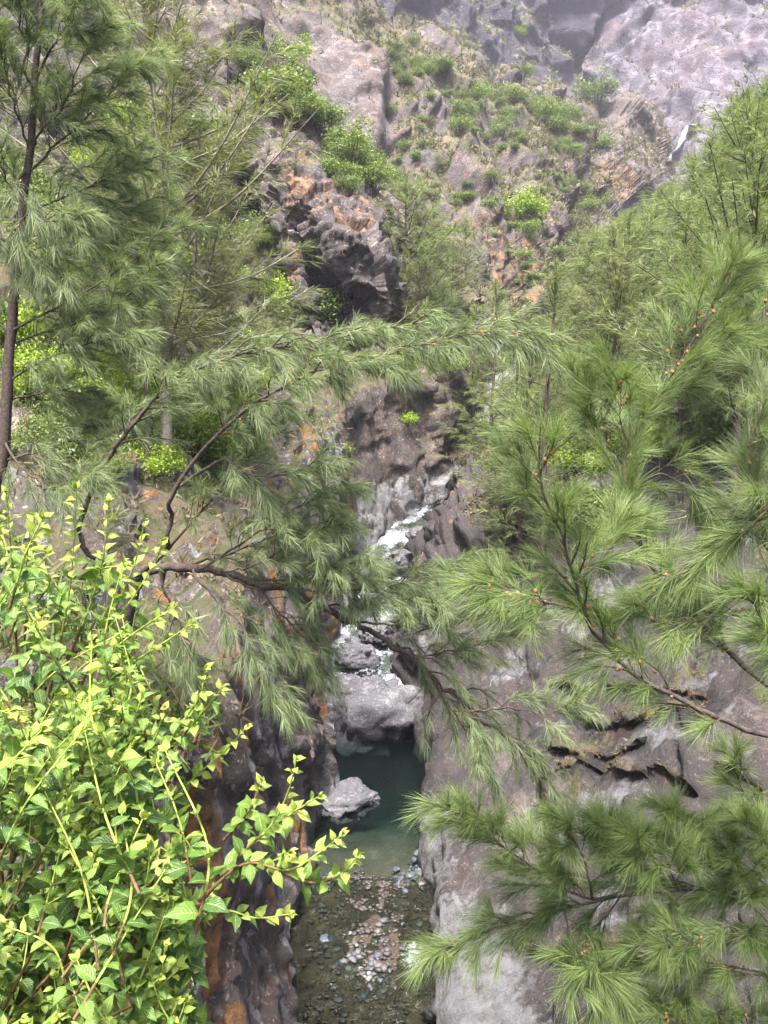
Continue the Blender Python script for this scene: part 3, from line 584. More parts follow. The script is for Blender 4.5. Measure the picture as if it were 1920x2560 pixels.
# stones on the gravel bar
stone_mats = []
for k, (a, b) in enumerate([((.035, .04, .058), (.075, .08, .105)), ((.05, .049, .052), (.10, .098, .10)), ((.016, .0135, .012), (.046, .040, .036)), ((.12, .115, .115), (.20, .195, .19))]):
    t = NT('stone_%s' % ('blue', 'grey', 'brown', 'white')[k]); nn = t.noise(9, 5, .65, t.n('ShaderNodeTexCoord').outputs['Object']); bb = t.bsdf(t.ramp(nn, [(.35, a), (.65, b)]), .5, .4); t.bump(nn, .4, .03, bb); stone_mats.append(t.done(bb))
stone_me = []
for mt in range(4):
    for k in range(3):
        me = rock_mesh('stone', (1, .78, .6), 80 + mt * 7 + k, 3, .16, flat=.6); me.materials.append(stone_mats[mt]); stone_me.append(me)
def water_pt(u, v, z=0.0):
    a = (u - 960) / F; b = (1280 - v) / F; d = np.array((a, _cp + b * _sp, -_sp + b * _cp)); t = (z - CAMZ) / d[2]; return np.array((0, 0, CAMZ)) + d * t
def bed_z(x, y):
    return bed.ground(x, y)[2]
def stone(u, v, size, mt, label, group=None):
    p = water_pt(u, v, .08); z = max(bed_z(p[0], p[1]), -.02)
    o = obj('stone', stone_me[mt * 3 + random.randrange(3)], None, label=label, cat='stone', group=group, loc=(p[0], p[1], z + size * .12))
    o.scale = (size, size * random.uniform(.8, 1.1), size * random.uniform(.75, 1.1)); o.rotation_euler = (random.uniform(-.15, .15), random.uniform(-.15, .15), random.uniform(0, 6.3))
stone(818, 2348, .50, 0, 'largest blue-grey stone standing alone on the gravel bar')
stone(843, 2368, .24, 0, 'blue-grey stone just below the largest one on the gravel bar')
stone(1046, 2128, .36, 1, 'pale grey stone standing in the shallow end of the pool')
stone(877, 2338, .15, 3, 'white pebble alone at the upper edge of the gravel bar')
stone(1078, 2147, .28, 0, 'bluish stone at the foot of the right wall by the shallows')
for k in range(75):
    u = random.gauss(912, 38); v = random.gauss(2425, 38); stone(u, v, random.uniform(.09, .24), random.choice((0, 1, 1, 0, 3)), 'grey pebble in the patch of pebbles in mid-stream', 'pebbles in mid-stream')
for k in range(55):
    u = random.uniform(985, 1082); v = 2170 + (1082 - u) * .35 + random.gauss(0, 22); stone(u, v, random.uniform(.1, .3), random.choice((0, 0, 1, 2)), 'wet pebble on the bar at the outlet of the pool', 'pebbles at the pool outlet')
for k in range(70):
    u = random.uniform(770, 1070); v = random.uniform(2250, 2420); stone(u, v, random.uniform(.10, .26), random.choice((2, 2, 2, 1)), 'brown wet stone in the riffle between pool and pebbles', 'brown stones in the riffle')
# finer gravel, past counting
mb = MB(); V2, T2 = _ICO[2]
for k in range(900):
    x = random.gauss(-.4, 1.0); y = random.uniform(17.6, 23.6)
    if k % 3 == 0: x = random.uniform(-2.3, 1.4); y = random.gauss(23, .45)
    s = random.uniform(.03, .09); p = V2 * np.array((s, s * .8, s * .6)) * (1 + .2 * rng.standard_normal((1, 3))) + (x, y, 0)
    mb.add(p, None, T2)
allv = np.concatenate(mb.V).reshape(900, -1, 3); idx = bed.p[:, 1] < 26; bp = bed.p[idx]
for k in range(900):
    c = allv[k].mean(0); d = (bp[:, 0] - c[0]) ** 2 + (bp[:, 1] - c[1]) ** 2; allv[k, :, 2] += max(bp[np.argmin(d)][2], -.05) + .02
mb.V = [allv.reshape(-1, 3)]
obj('gravel', mb.mesh('gravel'), stone_mats[2], label='fine brown and grey gravel strewn over the stream bar', cat='gravel', kind='stuff')

# ================================================================== VEGETATION HELPERS
def perp(d):
    r = rng.standard_normal(d.shape); r -= (r * d).sum(1, keepdims=True) * d; return norm(r)
def needles(mb, O, D, Ln, W, droop, tint, k=3, wind=None):
    """curved tapering ribbons: k segments each"""
    N = len(O); Ln = np.broadcast_to(Ln, (N,)); W = np.broadcast_to(W, (N,)); tint = np.broadcast_to(tint, (N,))
    s = np.linspace(0, 1, k + 1)
    g = np.array((0, 0, -1.0)) * 1.0
    dr = np.broadcast_to(droop, (N,))
    C = O[:, None] + D[:, None] * (s[None, :, None] * Ln[:, None, None]) + g * ((s ** 2)[None, :, None] * (dr * Ln)[:, None, None]) + perp(D)[:, None] * ((s ** 2)[None, :, None] * (.12 * Ln * rng.standard_normal(N))[:, None, None])
    side = perp(D); w = (1 - .75 * s[:-1] ** 2)
    A = C[:, :-1] + side[:, None] * (W[:, None] * w[None])[..., None] * .5; B = C[:, :-1] - side[:, None] * (W[:, None] * w[None])[..., None] * .5
    V = np.concatenate([np.stack([A, B], 2).reshape(N, 2 * k, 3), C[:, -1:]], 1); m = 2 * k + 1
    i = (np.arange(N) * m)[:, None]; Q = []
    for j in range(k - 1): Q.append(np.stack([i[:, 0] + 2 * j, i[:, 0] + 2 * j + 1, i[:, 0] + 2 * j + 3, i[:, 0] + 2 * j + 2], 1))
    T = np.stack([i[:, 0] + 2 * k - 2, i[:, 0] + 2 * k - 1, i[:, 0] + 2 * k], 1)
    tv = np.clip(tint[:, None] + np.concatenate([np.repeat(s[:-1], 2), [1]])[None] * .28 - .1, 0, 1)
    mb.add(V.reshape(-1, 3), np.concatenate(Q) if Q else None, T, tint=tv.ravel())
def brush(mb, pts, n, Ln, W, ang, droop, tint, k=3, start=.1, jit=.12):
    """needles all round a twig, leaning forward, with a tuft at its end"""
    pts = np.asarray(pts); L = len(pts); s = start + (1 - start) * rng.random(n) ** .85
    f = s * (L - 1); i = np.clip(f.astype(int), 0, L - 2); t = (f - i)[:, None]
    O = pts[i] * (1 - t) + pts[i + 1] * t; T = norm(pts[i + 1] - pts[i])
    a = ang * (1.15 - .55 * s) * (1 + .35 * rng.standard_normal(n)); D = norm(T * np.cos(a)[:, None] + perp(T) * np.sin(a)[:, None])
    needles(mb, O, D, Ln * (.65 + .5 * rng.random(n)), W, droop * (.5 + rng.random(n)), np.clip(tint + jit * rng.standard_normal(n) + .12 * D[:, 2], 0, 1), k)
def limb_obj(tree, pts, r0, r1, mat_n, twig_n, twig_len, need_n, need_len, W, k=3, f0=.25, spread=.8, lift=.0, droop=.12, tint=.45, ang=.6, cones=0, tipn=2.0, plane=.55, matb='bark', n=None, jag=.0):
    """one limb of a tree: wood (part), with twigs and needles as its sub-parts"""
    pts = curve(pts, n or max(14, len(pts) * 4)); Lt = np.linalg.norm(np.diff(pts, axis=0), axis=1).sum()
    if jag: pts = pts + fbm(pts * 6, 3, 61)[:, None] * np.array((jag, jag, jag))
    wood, tw, nd, cn = MB(), MB(), MB(), MB()
    tube(wood, pts, np.linspace(r0, r1, len(pts)), 8)
    T = norm(np.gradient(pts, axis=0))
    for q in range(twig_n):
        s = f0 + (1 - f0) * (q + rng.random()) / twig_n; i = min(int(s * (len(pts) - 1)), len(pts) - 2); fr = s * (len(pts) - 1) - i
        o = pts[i] * (1 - fr) + pts[i + 1] * fr; t = T[i]
        lat = np.cross(t, (0, 0, 1)); lat = lat / max(np.linalg.norm(lat), 1e-6) * (1 if q % 2 else -1)
        pp = perp(t[None])[0]; rad = norm(plane * lat + (1 - plane) * pp + np.array((0, 0, lift)))
        a = spread * rng.uniform(.65, 1.2) * (1.1 - .5 * s); d = norm(t * math.cos(a) + rad * math.sin(a))
        l = twig_len * rng.uniform(.6, 1.15) * (1.1 - .6 * max(0, s - .3))
        e = o + d * l; mid = (o + e) / 2 + np.array((0, 0, .08 * l)) + pp * .05 * l; e = e + np.array((0, 0, -droop * .5 * l)) + t * .15 * l
        if rng.random() < .10: continue
        tp = curve([o, mid, e], 7); tube(tw, tp, np.linspace(min(r0 * .35, .006 * max(1, W / .002)), .0014 * max(1, W / .003), 7), 4)
        tn = tint + .13 * rng.standard_normal(); brush(nd, tp, int(need_n * rng.uniform(.4, .75)), need_len, W, ang, droop, tn, k, start=.25)
        for _ in range(2):
            i2 = rng.integers(2, 6); d2 = norm(norm(tp[i2] - tp[i2 - 1]) + .8 * perp(norm(tp[i2] - tp[i2 - 1])[None])[0] + np.array((0, 0, rng.uniform(-.3, .3)))); l2 = l * rng.uniform(.3, .6)
            sp = curve([tp[i2], tp[i2] + d2 * l2 * .5, tp[i2] + d2 * l2 + np.array((0, 0, -.1 * l2 * droop))], 5); tube(tw, sp, np.linspace(.0022, .001, 5) * max(1, W / .003), 3); brush(nd, sp, int(need_n * rng.uniform(.2, .4)), need_len * rng.uniform(.8, 1.05), W, ang, droop, tn + .08 * rng.standard_normal(), k, start=.1)
        if cones and rng.random() < cones:
            for _ in range(rng.integers(1, 4)):
                c = tp[rng.integers(0, 4)] + rng.standard_normal(3) * .008; v, tt = _ICO[2]; cn.add(v * np.array((.008, .008, .010)) * (1 + .12 * np.sign(rng.standard_normal((len(v), 1)))) * max(1, W / .003) + c, None, tt)
    k0 = int(len(pts) * (1 - .3)); brush(nd, pts[k0:], int(need_n * tipn), need_len, W, ang * .9, droop, tint + .1, k)
    root = tree.location if tree else Vector((0, 0, 0)); org = np.array(root)
    lo = obj('limb', wood.mesh('limb', org), M[matb], tree); 
    if tw.V: obj('twigs', tw.mesh('twigs', org), M[matb], lo)
    obj('needles', nd.mesh('needles', org), M[mat_n], lo)
    if cn.V: obj('seed_cones', cn.mesh('seed_cones', org), M['cone'], lo, kind='stuff')
    return lo
def empty(name, loc, **kw):
    o = bpy.data.objects.new(name, None); col.objects.link(o); o.location = loc; return tag(o, **kw)
def PL(d0, d1, *uv):
    """polyline of photo points whose distance runs from d0 to d1"""
    n = len(uv); return [P(u, v, d0 + (d1 - d0) * i / max(1, n - 1)) for i, (u, v) in enumerate(uv)]
def trunk(tree, pts, r0, r1, mat='bark', sides=10):
    mb = MB(); c = curve(pts, 40); c = c + .4 * r0 * np.stack([fbm(c / .7, 3, 71), fbm(c / .7, 3, 72), 0 * c[:, 0]], 1); tube(mb, c, np.linspace(r0, r1, 40), sides)
    return obj('trunk', mb.mesh('trunk', tree.location), M[mat], tree)

# ================================================================== NEAR CASUARINAS
# --- right, middle height
g = right.ground(2.75, 3.7); tA = empty('casuarina_tree', g - (0, 0, .15), label='near casuarina whose bright needle sprays fill the right edge', cat='tree', group='near casuarinas')
tr = [g - (0, 0, .15), (2.8, 3.75, 6), (2.7, 3.65, 10), (2.75, 3.7, 13), (2.7, 3.6, 16.5)]; trunk(tA, tr, .17, .05)
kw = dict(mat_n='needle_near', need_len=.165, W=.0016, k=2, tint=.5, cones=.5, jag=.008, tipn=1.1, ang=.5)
limb_obj(tA, [(2.75, 3.7, 12.6)] + PL(3.6, 3.1, (2050, 1870), (1920, 1837), (1840, 1814), (1764, 1779), (1649, 1724), (1579, 1681), (1510, 1600), (1481, 1575), (1452, 1512), (1429, 1413), (1400, 1327), (1359, 1234), (1348, 1147), (1351, 1060)), .021, .003, twig_n=34, twig_len=0.26, need_n=189, f0=.46, lift=.05, **kw)
limb_obj(tA, PL(3.25, 3.2, (1452, 1532), (1380, 1510), (1307, 1489), (1220, 1454)), .006, .002, twig_n=11, twig_len=0.17, need_n=168, f0=.2, **kw)
limb_obj(tA, PL(3.2, 3.3, (1443, 1454), (1475, 1425), (1504, 1399), (1560, 1330)), .005, .002, twig_n=9, twig_len=0.19, need_n=168, f0=.2, **kw)
limb_obj(tA, [(2.75, 3.7, 12.9)] + PL(3.7, 4.1, (2040, 1800), (1920, 1715), (1793, 1600), (1650, 1450), (1580, 1300), (1562, 1205), (1559, 1159), (1570, 1112), (1614, 1055), (1649, 997), (1770, 927), (1857, 852), (1930, 780)), .02, .003, twig_n=46, twig_len=0.29, need_n=189, f0=.34, lift=.1, **kw)
limb_obj(tA, PL(4.05, 4.0, (1649, 997), (1690, 920), (1735, 846), (1790, 740), (1810, 690)), .007, .002, twig_n=15, twig_len=0.26, need_n=189, f0=.1, **kw)
limb_obj(tA, PL(4.0, 4.1, (1559, 1165), (1530, 1125), (1492, 1095), (1469, 1026), (1460, 960)), .006, .002, twig_n=11, twig_len=0.21, need_n=159, f0=.3, **kw)
limb_obj(tA, PL(4.0, 3.9, (1570, 1112), (1552, 1060), (1550, 1010), (1550, 950)), .005, .002, twig_n=8, twig_len=0.21, need_n=159, f0=.3, **kw)
limb_obj(tA, PL(4.0, 4.1, (1562, 1215), (1610, 1200), (1660, 1185), (1720, 1230), (1770, 1300)), .005, .002, twig_n=13, twig_len=0.24, need_n=178, f0=.2, **kw)
kc = dict(kw); kc.update(mat_n='needle_left', tint=.62)
limb_obj(tA, [(2.75, 3.7, 13.2)] + PL(3.6, 3.5, (2040, 1620), (1950, 1420), (1886, 1257), (1871, 1170), (1880, 1089), (1903, 1026), (1900, 960)), .016, .003, twig_n=26, twig_len=0.26, need_n=159, f0=.45, lift=.15, matb='bark_grey', **kc)
limb_obj(tA, [(2.75, 3.7, 12.9)] + PL(3.1, 2.7, (2050, 1720), (1980, 1640), (1909, 1564), (1880, 1480)), .012, .003, twig_n=14, twig_len=0.22, need_n=220, f0=.45, **kw)
limb_obj(tA, [(2.75, 3.7, 14.0)] + PL(3.5, 3.6, (2000, 1250), (1900, 1300), (1800, 1370), (1700, 1420), (1640, 1450)), .012, .003, twig_n=24, twig_len=0.26, need_n=189, f0=.35, **kw)
limb_obj(tA, [(2.75, 3.7, 12.8)] + PL(3.7, 3.5, (2000, 1560), (1880, 1540), (1780, 1540), (1680, 1560), (1600, 1540)), .012, .003, twig_n=22, twig_len=0.24, need_n=189, f0=.35, **kw)
limb_obj(tA, [(2.75, 3.7, 15.4)] + PL(4.0, 4.3, (2050, 1000), (1960, 930), (1880, 870), (1830, 830)), .012, .003, twig_n=18, twig_len=0.27, need_n=178, f0=.35, **kw)
# --- right, low
g = right.ground(3.5, 5.3); tB = empty('casuarina_tree', g - (0, 0, .15), label='near casuarina spreading its sprays over the lower right corner', cat='tree', group='near casuarinas')
trunk(tB, [g - (0, 0, .15), (3.6, 5.4, 6), (3.5, 5.3, 9.5), (3.45, 5.2, 12.5), (3.5, 5.2, 14)], .16, .05)
kw.update(need_len=.18, W=.0021, tint=.48, cones=.15)
tb = np.array((3.5, 5.3, 11.2))
limb_obj(tB, [tb] + PL(4.7, 4.2, (1960, 2240), (1886, 2237), (1760, 2222), (1678, 2225), (1539, 2242), (1411, 2274), (1307, 2300), (1203, 2335), (1110, 2370)), .024, .003, twig_n=40, twig_len=0.34, need_n=220, f0=.35, **kw)
limb_obj(tB, PL(4.35, 4.1, (1539, 2242), (1452, 2242), (1365, 2190), (1284, 2135), (1200, 2075), (1160, 2040)), .009, .002, twig_n=20, twig_len=0.29, need_n=229, f0=.12, **kw)
for base, tip, dd in [((1600, 2235), (1515, 2070), 4.3), ((1753, 2225), (1666, 2045), 4.5), ((1886, 2237), (1787, 2095), 4.6), ((1480, 2250), (1420, 2080), 4.2), ((1700, 2225), (1600, 2110), 4.2), ((1960, 2240), (1880, 2060), 4.6)]:
    limb_obj(tB, PL(dd, dd - .2, base, ((base[0] + tip[0]) / 2 + 15, (base[1] + tip[1]) / 2), tip), .008, .002, twig_n=13, twig_len=0.27, need_n=220, f0=.1, **kw)
kd = dict(kw); kd.update(tint=.42)
for pl in [((2000, 2460), (1850, 2420), (1700, 2400), (1560, 2400), (1470, 2420)), ((2000, 2600), (1850, 2560), (1700, 2520), (1560, 2500)), ((1960, 2330), (1850, 2330), (1740, 2350), (1640, 2380)), ((2050, 2700), (1900, 2640), (1760, 2580), (1640, 2540))]:
    limb_obj(tB, [tb - (0, 0, .6)] + PL(4.6, 4.0, *pl), .014, .003, twig_n=26, twig_len=0.31, need_n=220, f0=.3, **kd)
limb_obj(tB, PL(4.25, 4.0, (1411, 2274), (1430, 2340), (1480, 2400), (1500, 2440)), .006, .002, twig_n=12, twig_len=0.26, need_n=220, f0=.1, **kd)
limb_obj(tB, [tb + (0, 0, .8)] + PL(5.0, 4.9, (2000, 2080), (1920, 2040), (1860, 1980), (1830, 1900)), .012, .002, twig_n=15, twig_len=0.26, need_n=178, f0=.3, **kw)

# --- left, leaning over the gorge
g = left.ground(-3.9, 9.2); tC = empty('casuarina_tree', g - (0, 0, .2), label='casuarina on left rim with long limbs arching over the gorge', cat='tree', group='near casuarinas')
fork = P(330, 1450, 9.0)
trunk(tC, [g - (0, 0, .2), (-3.5, 9.1, g[2] + 1.0), P(300, 1560, 9), fork], .17, .10)
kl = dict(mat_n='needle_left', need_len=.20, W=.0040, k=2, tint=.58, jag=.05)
limb_obj(tC, [fork] + PL(9, 8.2, (240, 1400), (197, 1338), (226, 1234), (255, 1170), (312, 1089), (376, 1008), (417, 962), (463, 933), (579, 893), (752, 861), (903, 838), (1060, 806)), .034, .005, twig_n=56, twig_len=.62, need_n=187, f0=.36, lift=-.25, droop=.32, cones=.1, **kl)
limb_obj(tC, [fork] + PL(8.8, 7.6, (410, 1380), (428, 1315), (422, 1275), (440, 1222), (480, 1159), (524, 1107), (619, 1020), (694, 974), (770, 936), (839, 916), (960, 887), (1076, 852), (1249, 829), (1365, 846)), .03, .004, twig_n=58, twig_len=.5, need_n=170, f0=.36, lift=-.25, droop=.3, cones=.8, **kl)
limb_obj(tC, PL(8.6, 8.2, (440, 1222), (560, 1150), (650, 1190), (740, 1180), (800, 1170)), .02, .004, twig_n=18, twig_len=.5, need_n=154, f0=.35, droop=.3, **kl)
limb_obj(tC, [fork] + PL(9, 9.4, (399, 1422), (492, 1422), (567, 1437), (723, 1477), (799, 1512), (868, 1552), (960, 1599), (1070, 1685), (1180, 1774), (1244, 1826), (1290, 1872), (1330, 1918), (1371, 2017)), .055, .009, twig_n=30, twig_len=.6, need_n=138, f0=.55, droop=.3, cones=.7, **kl)
for pl, tn in [(((405, 1390), (492, 1292), (579, 1194), (640, 1120), (700, 1060)), 26), (((450, 1420), (560, 1390), (660, 1350), (760, 1330), (840, 1330)), 26), (((600, 1440), (740, 1450), (830, 1425), (900, 1400)), 22), (((500, 1425), (600, 1360), (680, 1310), (760, 1260), (860, 1230)), 24),
               (((567, 1437), (640, 1480), (700, 1530), (760, 1600), (800, 1680)), 26), (((723, 1477), (850, 1480), (950, 1470), (1080, 1440), (1170, 1400)), 26), (((868, 1552), (980, 1560), (1100, 1570), (1200, 1540), (1290, 1500)), 26), (((960, 1599), (1050, 1640), (1120, 1630), (1230, 1600), (1330, 1560)), 24),
               (((700, 1470), (800, 1450), (880, 1450), (950, 1440)), 18), (((560, 1430), (660, 1400), (740, 1350), (830, 1310)), 22), (((799, 1512), (900, 1520), (1000, 1500), (1080, 1490)), 18), (((1070, 1685), (1120, 1760), (1160, 1830), (1210, 1900)), 16), (((480, 1425), (560, 1520), (620, 1600), (660, 1700), (700, 1760)), 22), (((1180, 1774), (1280, 1770), (1370, 1790), (1430, 1750)), 16), (((400, 1420), (430, 1520), (470, 1620), (500, 1720)), 18)]:
    limb_obj(tC, PL(9 + rng.uniform(-.4, .4), 8.7 + rng.uniform(-.6, .9), *pl), .016, .003, twig_n=tn, twig_len=.48, need_n=138, f0=.18, droop=.28, cones=.25, **kl)
# --- left, upright at the frame edge
kl.update(tint=.56, need_len=.23, W=.0044)
b0 = P(-60, 1400, 9.6); g = left.ground(b0[0], b0[1]); tD = empty('casuarina_tree', g - (0, 0, .2), label='tall upright casuarina with feathery sprays along the left edge', cat='tree', group='near casuarinas')
tp = [g - (0, 0, .2), P(-20, 1300, 9.6)] + PL(9.6, 9.6, (6, 1147), (17, 945), (26, 860), (43, 665), (58, 521), (75, 376), (82, 230), (104, 29), (120, -200))
trunk(tD, tp, .10, .025)
for pl, tn in [(((75, 428), (130, 370), (191, 318), (278, 231), (347, 150)), 30), (((75, 376), (110, 320), (150, 278), (197, 168), (255, 75)), 30), (((58, 540), (110, 515), (191, 480), (280, 440), (359, 405)), 30), (((43, 642), (110, 615), (174, 590), (270, 550), (359, 509)), 30),
               (((35, 822), (90, 795), (162, 758), (289, 683), (428, 579)), 38), (((30, 860), (110, 830), (231, 799), (310, 745), (376, 694)), 32), (((20, 955), (90, 910), (203, 864), (270, 850), (324, 855)), 28), (((17, 1000), (90, 985), (150, 980), (220, 1000)), 20), (((10, 1150), (116, 1124), (180, 1095), (231, 1060), (300, 1030)), 26),
               (((90, 200), (130, 120), (180, 40), (210, -60)), 24), (((85, 230), (60, 120), (50, 20), (40, -80)), 22), (((75, 376), (40, 280), (10, 180), (-30, 60)), 22), (((58, 521), (20, 450), (-30, 380), (-90, 330)), 20), (((43, 665), (10, 600), (-40, 530), (-100, 480)), 18), (((26, 860), (-20, 800), (-80, 760)), 16), (((100, 60), (140, -30), (170, -100)), 18), (((8, 1100), (60, 1180), (130, 1220), (220, 1200)), 20), (((8, 1150), (-40, 1100), (-90, 1080)), 12),
               (((60, 500), (30, 560), (80, 620), (150, 690)), 20), (((70, 420), (40, 470), (90, 540), (190, 560)), 20)]:
    limb_obj(tD, PL(9.6, 9.6 + rng.uniform(-1.1, .7), *pl), .016, .003, twig_n=tn, twig_len=.5, need_n=138, f0=.15, droop=.3, lift=-.05, plane=.4, **kl)

# ================================================================== CASUARINAS FURTHER OFF
def cas_variant(seed, bare=.15, width=.2, nb=80, dens=1.0, need=.36, W=.017, top=.9):
    """unit-height tree: trunk, branches, crown meshes (built 12 m tall, scaled on placing)"""
    global rng
    keep = rng; rng = np.random.default_rng(seed); H = 12.0
    tm, bm_, cm = MB(), MB(), MB()
    ph = rng.random(2) * 6; z = np.linspace(0, H, 30); c = np.stack([.18 * np.sin(z * .5 + ph[0]) * z / H, .18 * np.sin(z * .43 + ph[1]) * z / H, z], 1)
    tube(tm, c, np.linspace(.12, .018, 30), 7)
    for k in range(nb):
        s = bare + (.98 - bare) * (k + rng.random()) / nb; i = int(s * 29); o = c[min(i, 29)]
        env = math.sin(math.pi * min(1, (s - bare + .14) / (1.1 - bare)) ** .75) ** .8
        l = H * width * env * rng.uniform(.45, 1.25) + .25; az = rng.random() * 6.283; el = R(rng.uniform(5, 40) + 35 * s)
        d = np.array((math.cos(az) * math.cos(el), math.sin(az) * math.cos(el), math.sin(el)))
        e = o + d * l; m = (o + e) / 2 - np.array((0, 0, .05 * l)); e = e + np.array((0, 0, .10 * l)); bp = curve([o, m, e], 9); tube(bm_, bp, np.linspace(.028, .006, 9) * (.6 + .4 * l / 2), 4)
        nt = max(4, int(l * 5 * dens)); clump = rng.normal(0, .13)
        for j in range(nt):
            q = .15 + .85 * (j + rng.random()) / nt; oo = bp[min(int(q * 8), 8)]; t = norm(bp[min(int(q * 8) + 1, 8)] - bp[min(int(q * 8), 7)])
            a = rng.uniform(.3, 1.0); dd = norm(t * math.cos(a) + perp(t[None])[0] * math.sin(a) + np.array((0, 0, .15))); tl = rng.uniform(.35, .85)
            tp = curve([oo, oo + dd * tl * .6, oo + dd * tl + np.array((0, 0, -.05))], 4)
            brush(cm, tp, int(30 * dens), need, W, .6, .3, .48 + clump + .12 * rng.standard_normal(), 1, start=0, jit=.12)
    for k in range(5):
        brush(cm, c[-6:], 60, need, W, .5, .1, .6, 1, start=0)
    rng = keep
    return dict(trunk=tm.mesh('trunk'), branches=bm_.mesh('branches'), crown=cm.mesh('crown'))
CV = [cas_variant(901, .12, .22), cas_variant(902, .22, .28), cas_variant(903, .06, .18, 64), cas_variant(904, .30, .22, 60), cas_variant(905, .10, .32, 90), cas_variant(906, .08, .15, 54)]
_mats = {}
def mesh_with(me, mat):
    k = (me.name, mat)
    if k not in _mats: m2 = me.copy(); m2.materials.clear(); m2.materials.append(M[mat]); _mats[k] = m2
    return _mats[k]
tree_log = []
def cas_at(g, h, var, mat, label, group='casuarinas on the slopes', fat=1.0, bark='bark', lean=(0, 0)):
    o = empty('casuarina_tree', g - (0, 0, .15), label=label, cat='tree', group=group); s = h / 12.0; o.scale = (s * fat, s * fat, s); o.rotation_euler = (lean[0], lean[1], random.uniform(0, 6.28))
    v = CV[var]
    for nm in ('trunk', 'branches', 'crown'): obj(nm, mesh_with(v[nm], mat if nm == 'crown' else bark), None, o)
    tree_log.append((label[:30], round(h, 1), round(float(g[1])))); return o
def cas(u, vtop, d, var, mat, label, sheet=None, **kw):
    sheet = sheet or right; z = CAMZ
    for _ in range(5):
        x = (u - 960) / F * (d * _cp - (z - CAMZ) * _sp); g = sheet.ground(x, d); z = g[2]
    h = P(u, vtop, d)[2] - g[2]; return cas_at(g, max(1.5, h), var, mat, label, **kw)
T_ = [
 (1828, 215, 30, 1, 'needle_mid', 'tall casuarina with bare lower trunk and silvery twigs at the right edge', 1.25),
 (1690, 480, 36, 2, 'needle_mid', 'slim casuarina left of the tall bare-trunked one', 1.2),
 (1515, 560, 40, 0, 'needle_grey', 'casuarina with a straight brown trunk midway up the right slope', 1.2),
 (1360, 640, 33, 5, 'needle_mid', 'slender young casuarina spire left of the right-hand grove', 1.3),
 (1275, 850, 37, 5, 'needle_mid', 'short young casuarina on the right wall above the brown rocks', 1.5),
 (1302, 830, 35, 5, 'needle_mid', 'thin young casuarina close behind the shortest one', 1.3),
 (1423, 720, 42, 0, 'needle_grey', 'casuarina standing behind the slender young spire', 1.2),
 (1600, 640, 44, 4, 'needle_mid', 'broad casuarina filling the middle of the right slope', 1.1),
 (1760, 520, 46, 4, 'needle_mid', 'broad casuarina behind the tall bare-trunked one', 1.1),
 (1900, 400, 40, 1, 'needle_mid', 'casuarina cut by the right edge of the view', 1.2),
 (1225, 700, 62, 2, 'needle_mid', 'pointed casuarina by the stream mouth below the spur', 1.3),
 (1175, 760, 66, 2, 'needle_mid', 'small pointed casuarina left of the one by the stream mouth', 1.3),
 (1460, 560, 60, 0, 'needle_mid', 'casuarina at the left end of the upper grove', 1.3),
 (1540, 545, 75, 4, 'needle_mid', 'olive casuarina at the foot of the waterfall gully', 1.2),
 (1640, 455, 80, 4, 'needle_mid', 'olive casuarina below the waterfall', 1.2),
 (1745, 350, 70, 4, 'needle_mid', 'full olive casuarina on the right skyline', 1.2),
 (1850, 215, 75, 4, 'needle_mid', 'highest casuarina on the right skyline', 1.1),
 (1930, 130, 66, 4, 'needle_mid', 'casuarina on the skyline at the right edge', 1.1),
]
for u, vt, d, var, mat, lab, fat in T_: cas(u, vt, d, var, mat, lab, fat=fat)
r2 = random.Random(5)
for k in range(62):        # the rest of the grove
    d = r2.uniform(34, 110); u = r2.uniform(1380, 1980) + (0 if d < 70 else 40)
    x = (u - 960) / F * d; g = right.ground(x, d)
    if d < 50 and u < 1430: continue
    h = r2.uniform(8, 13.5); top = PX(g + np.array((0, 0, h)))[0]; lim = np.interp(top[0], [1350, 1450, 1550, 1640, 1700, 1760, 1840, 1920], [800, 640, 540, 470, 430, 350, 240, 170]) + r2.uniform(0, 60)
    foot = PX(g)[0][1]; h = h * min(1, (foot - lim) / max(1, foot - top[1]))
    if h < 3: continue
    cas_at(g, h, r2.choice((0, 1, 2, 4, 4)), 'needle_mid', 'olive casuarina in the grove covering the right slope', 'grove on the right slope', fat=r2.uniform(1.1, 1.5))
for k in range(24):
    d = r2.uniform(125, 215); u = np.interp(d, [125, 145, 190, 215], [1330, 1420, 1510, 1560]) + r2.uniform(10, 190)
    g = right.ground((u - 960) / F * d, d); top = PX(g + np.array((0, 0, 8)))[0]; lim = np.interp(top[0], [1350, 1450, 1550, 1640, 1700, 1760, 1840, 1920], [760, 640, 540, 470, 430, 350, 240, 170]) + r2.uniform(0, 30)
    foot = PX(g)[0][1]; h = 9 * min(1, (foot - lim) / max(1, foot - top[1]))
    if h > 2.5: cas_at(g, h, r2.choice((0, 2, 4)), 'needle_mid', 'small casuarina in the gully below the waterfall', 'casuarinas in the waterfall gully', fat=1.5)
for u, vt, d, var, mat, lab, fat in [
 (1015, 440, 76, 1, 'needle_mid', 'tall casuarina at the right foot of the dark crag', 1.5),
 (1075, 520, 80, 0, 'needle_grey', 'grey-green casuarina second from the dark crag', 1.5),
 (1130, 600, 82, 4, 'needle_grey', 'broad casuarina right of the grey-green pair below the spur', 1.2),
 (1165, 540, 92, 2, 'needle_left', 'dark narrow casuarina against the brown spur', 1.3),
 (1050, 640, 73, 4, 'needle_grey', 'low full casuarina on the rim behind the buttress', 1.2),
 (1110, 690, 74, 0, 'needle_left', 'dark casuarina above the white stream boulders', 1.5)]:
    cas(u, vt, d, var, mat, lab, sheet=left, fat=fat, group='casuarinas by the crag')
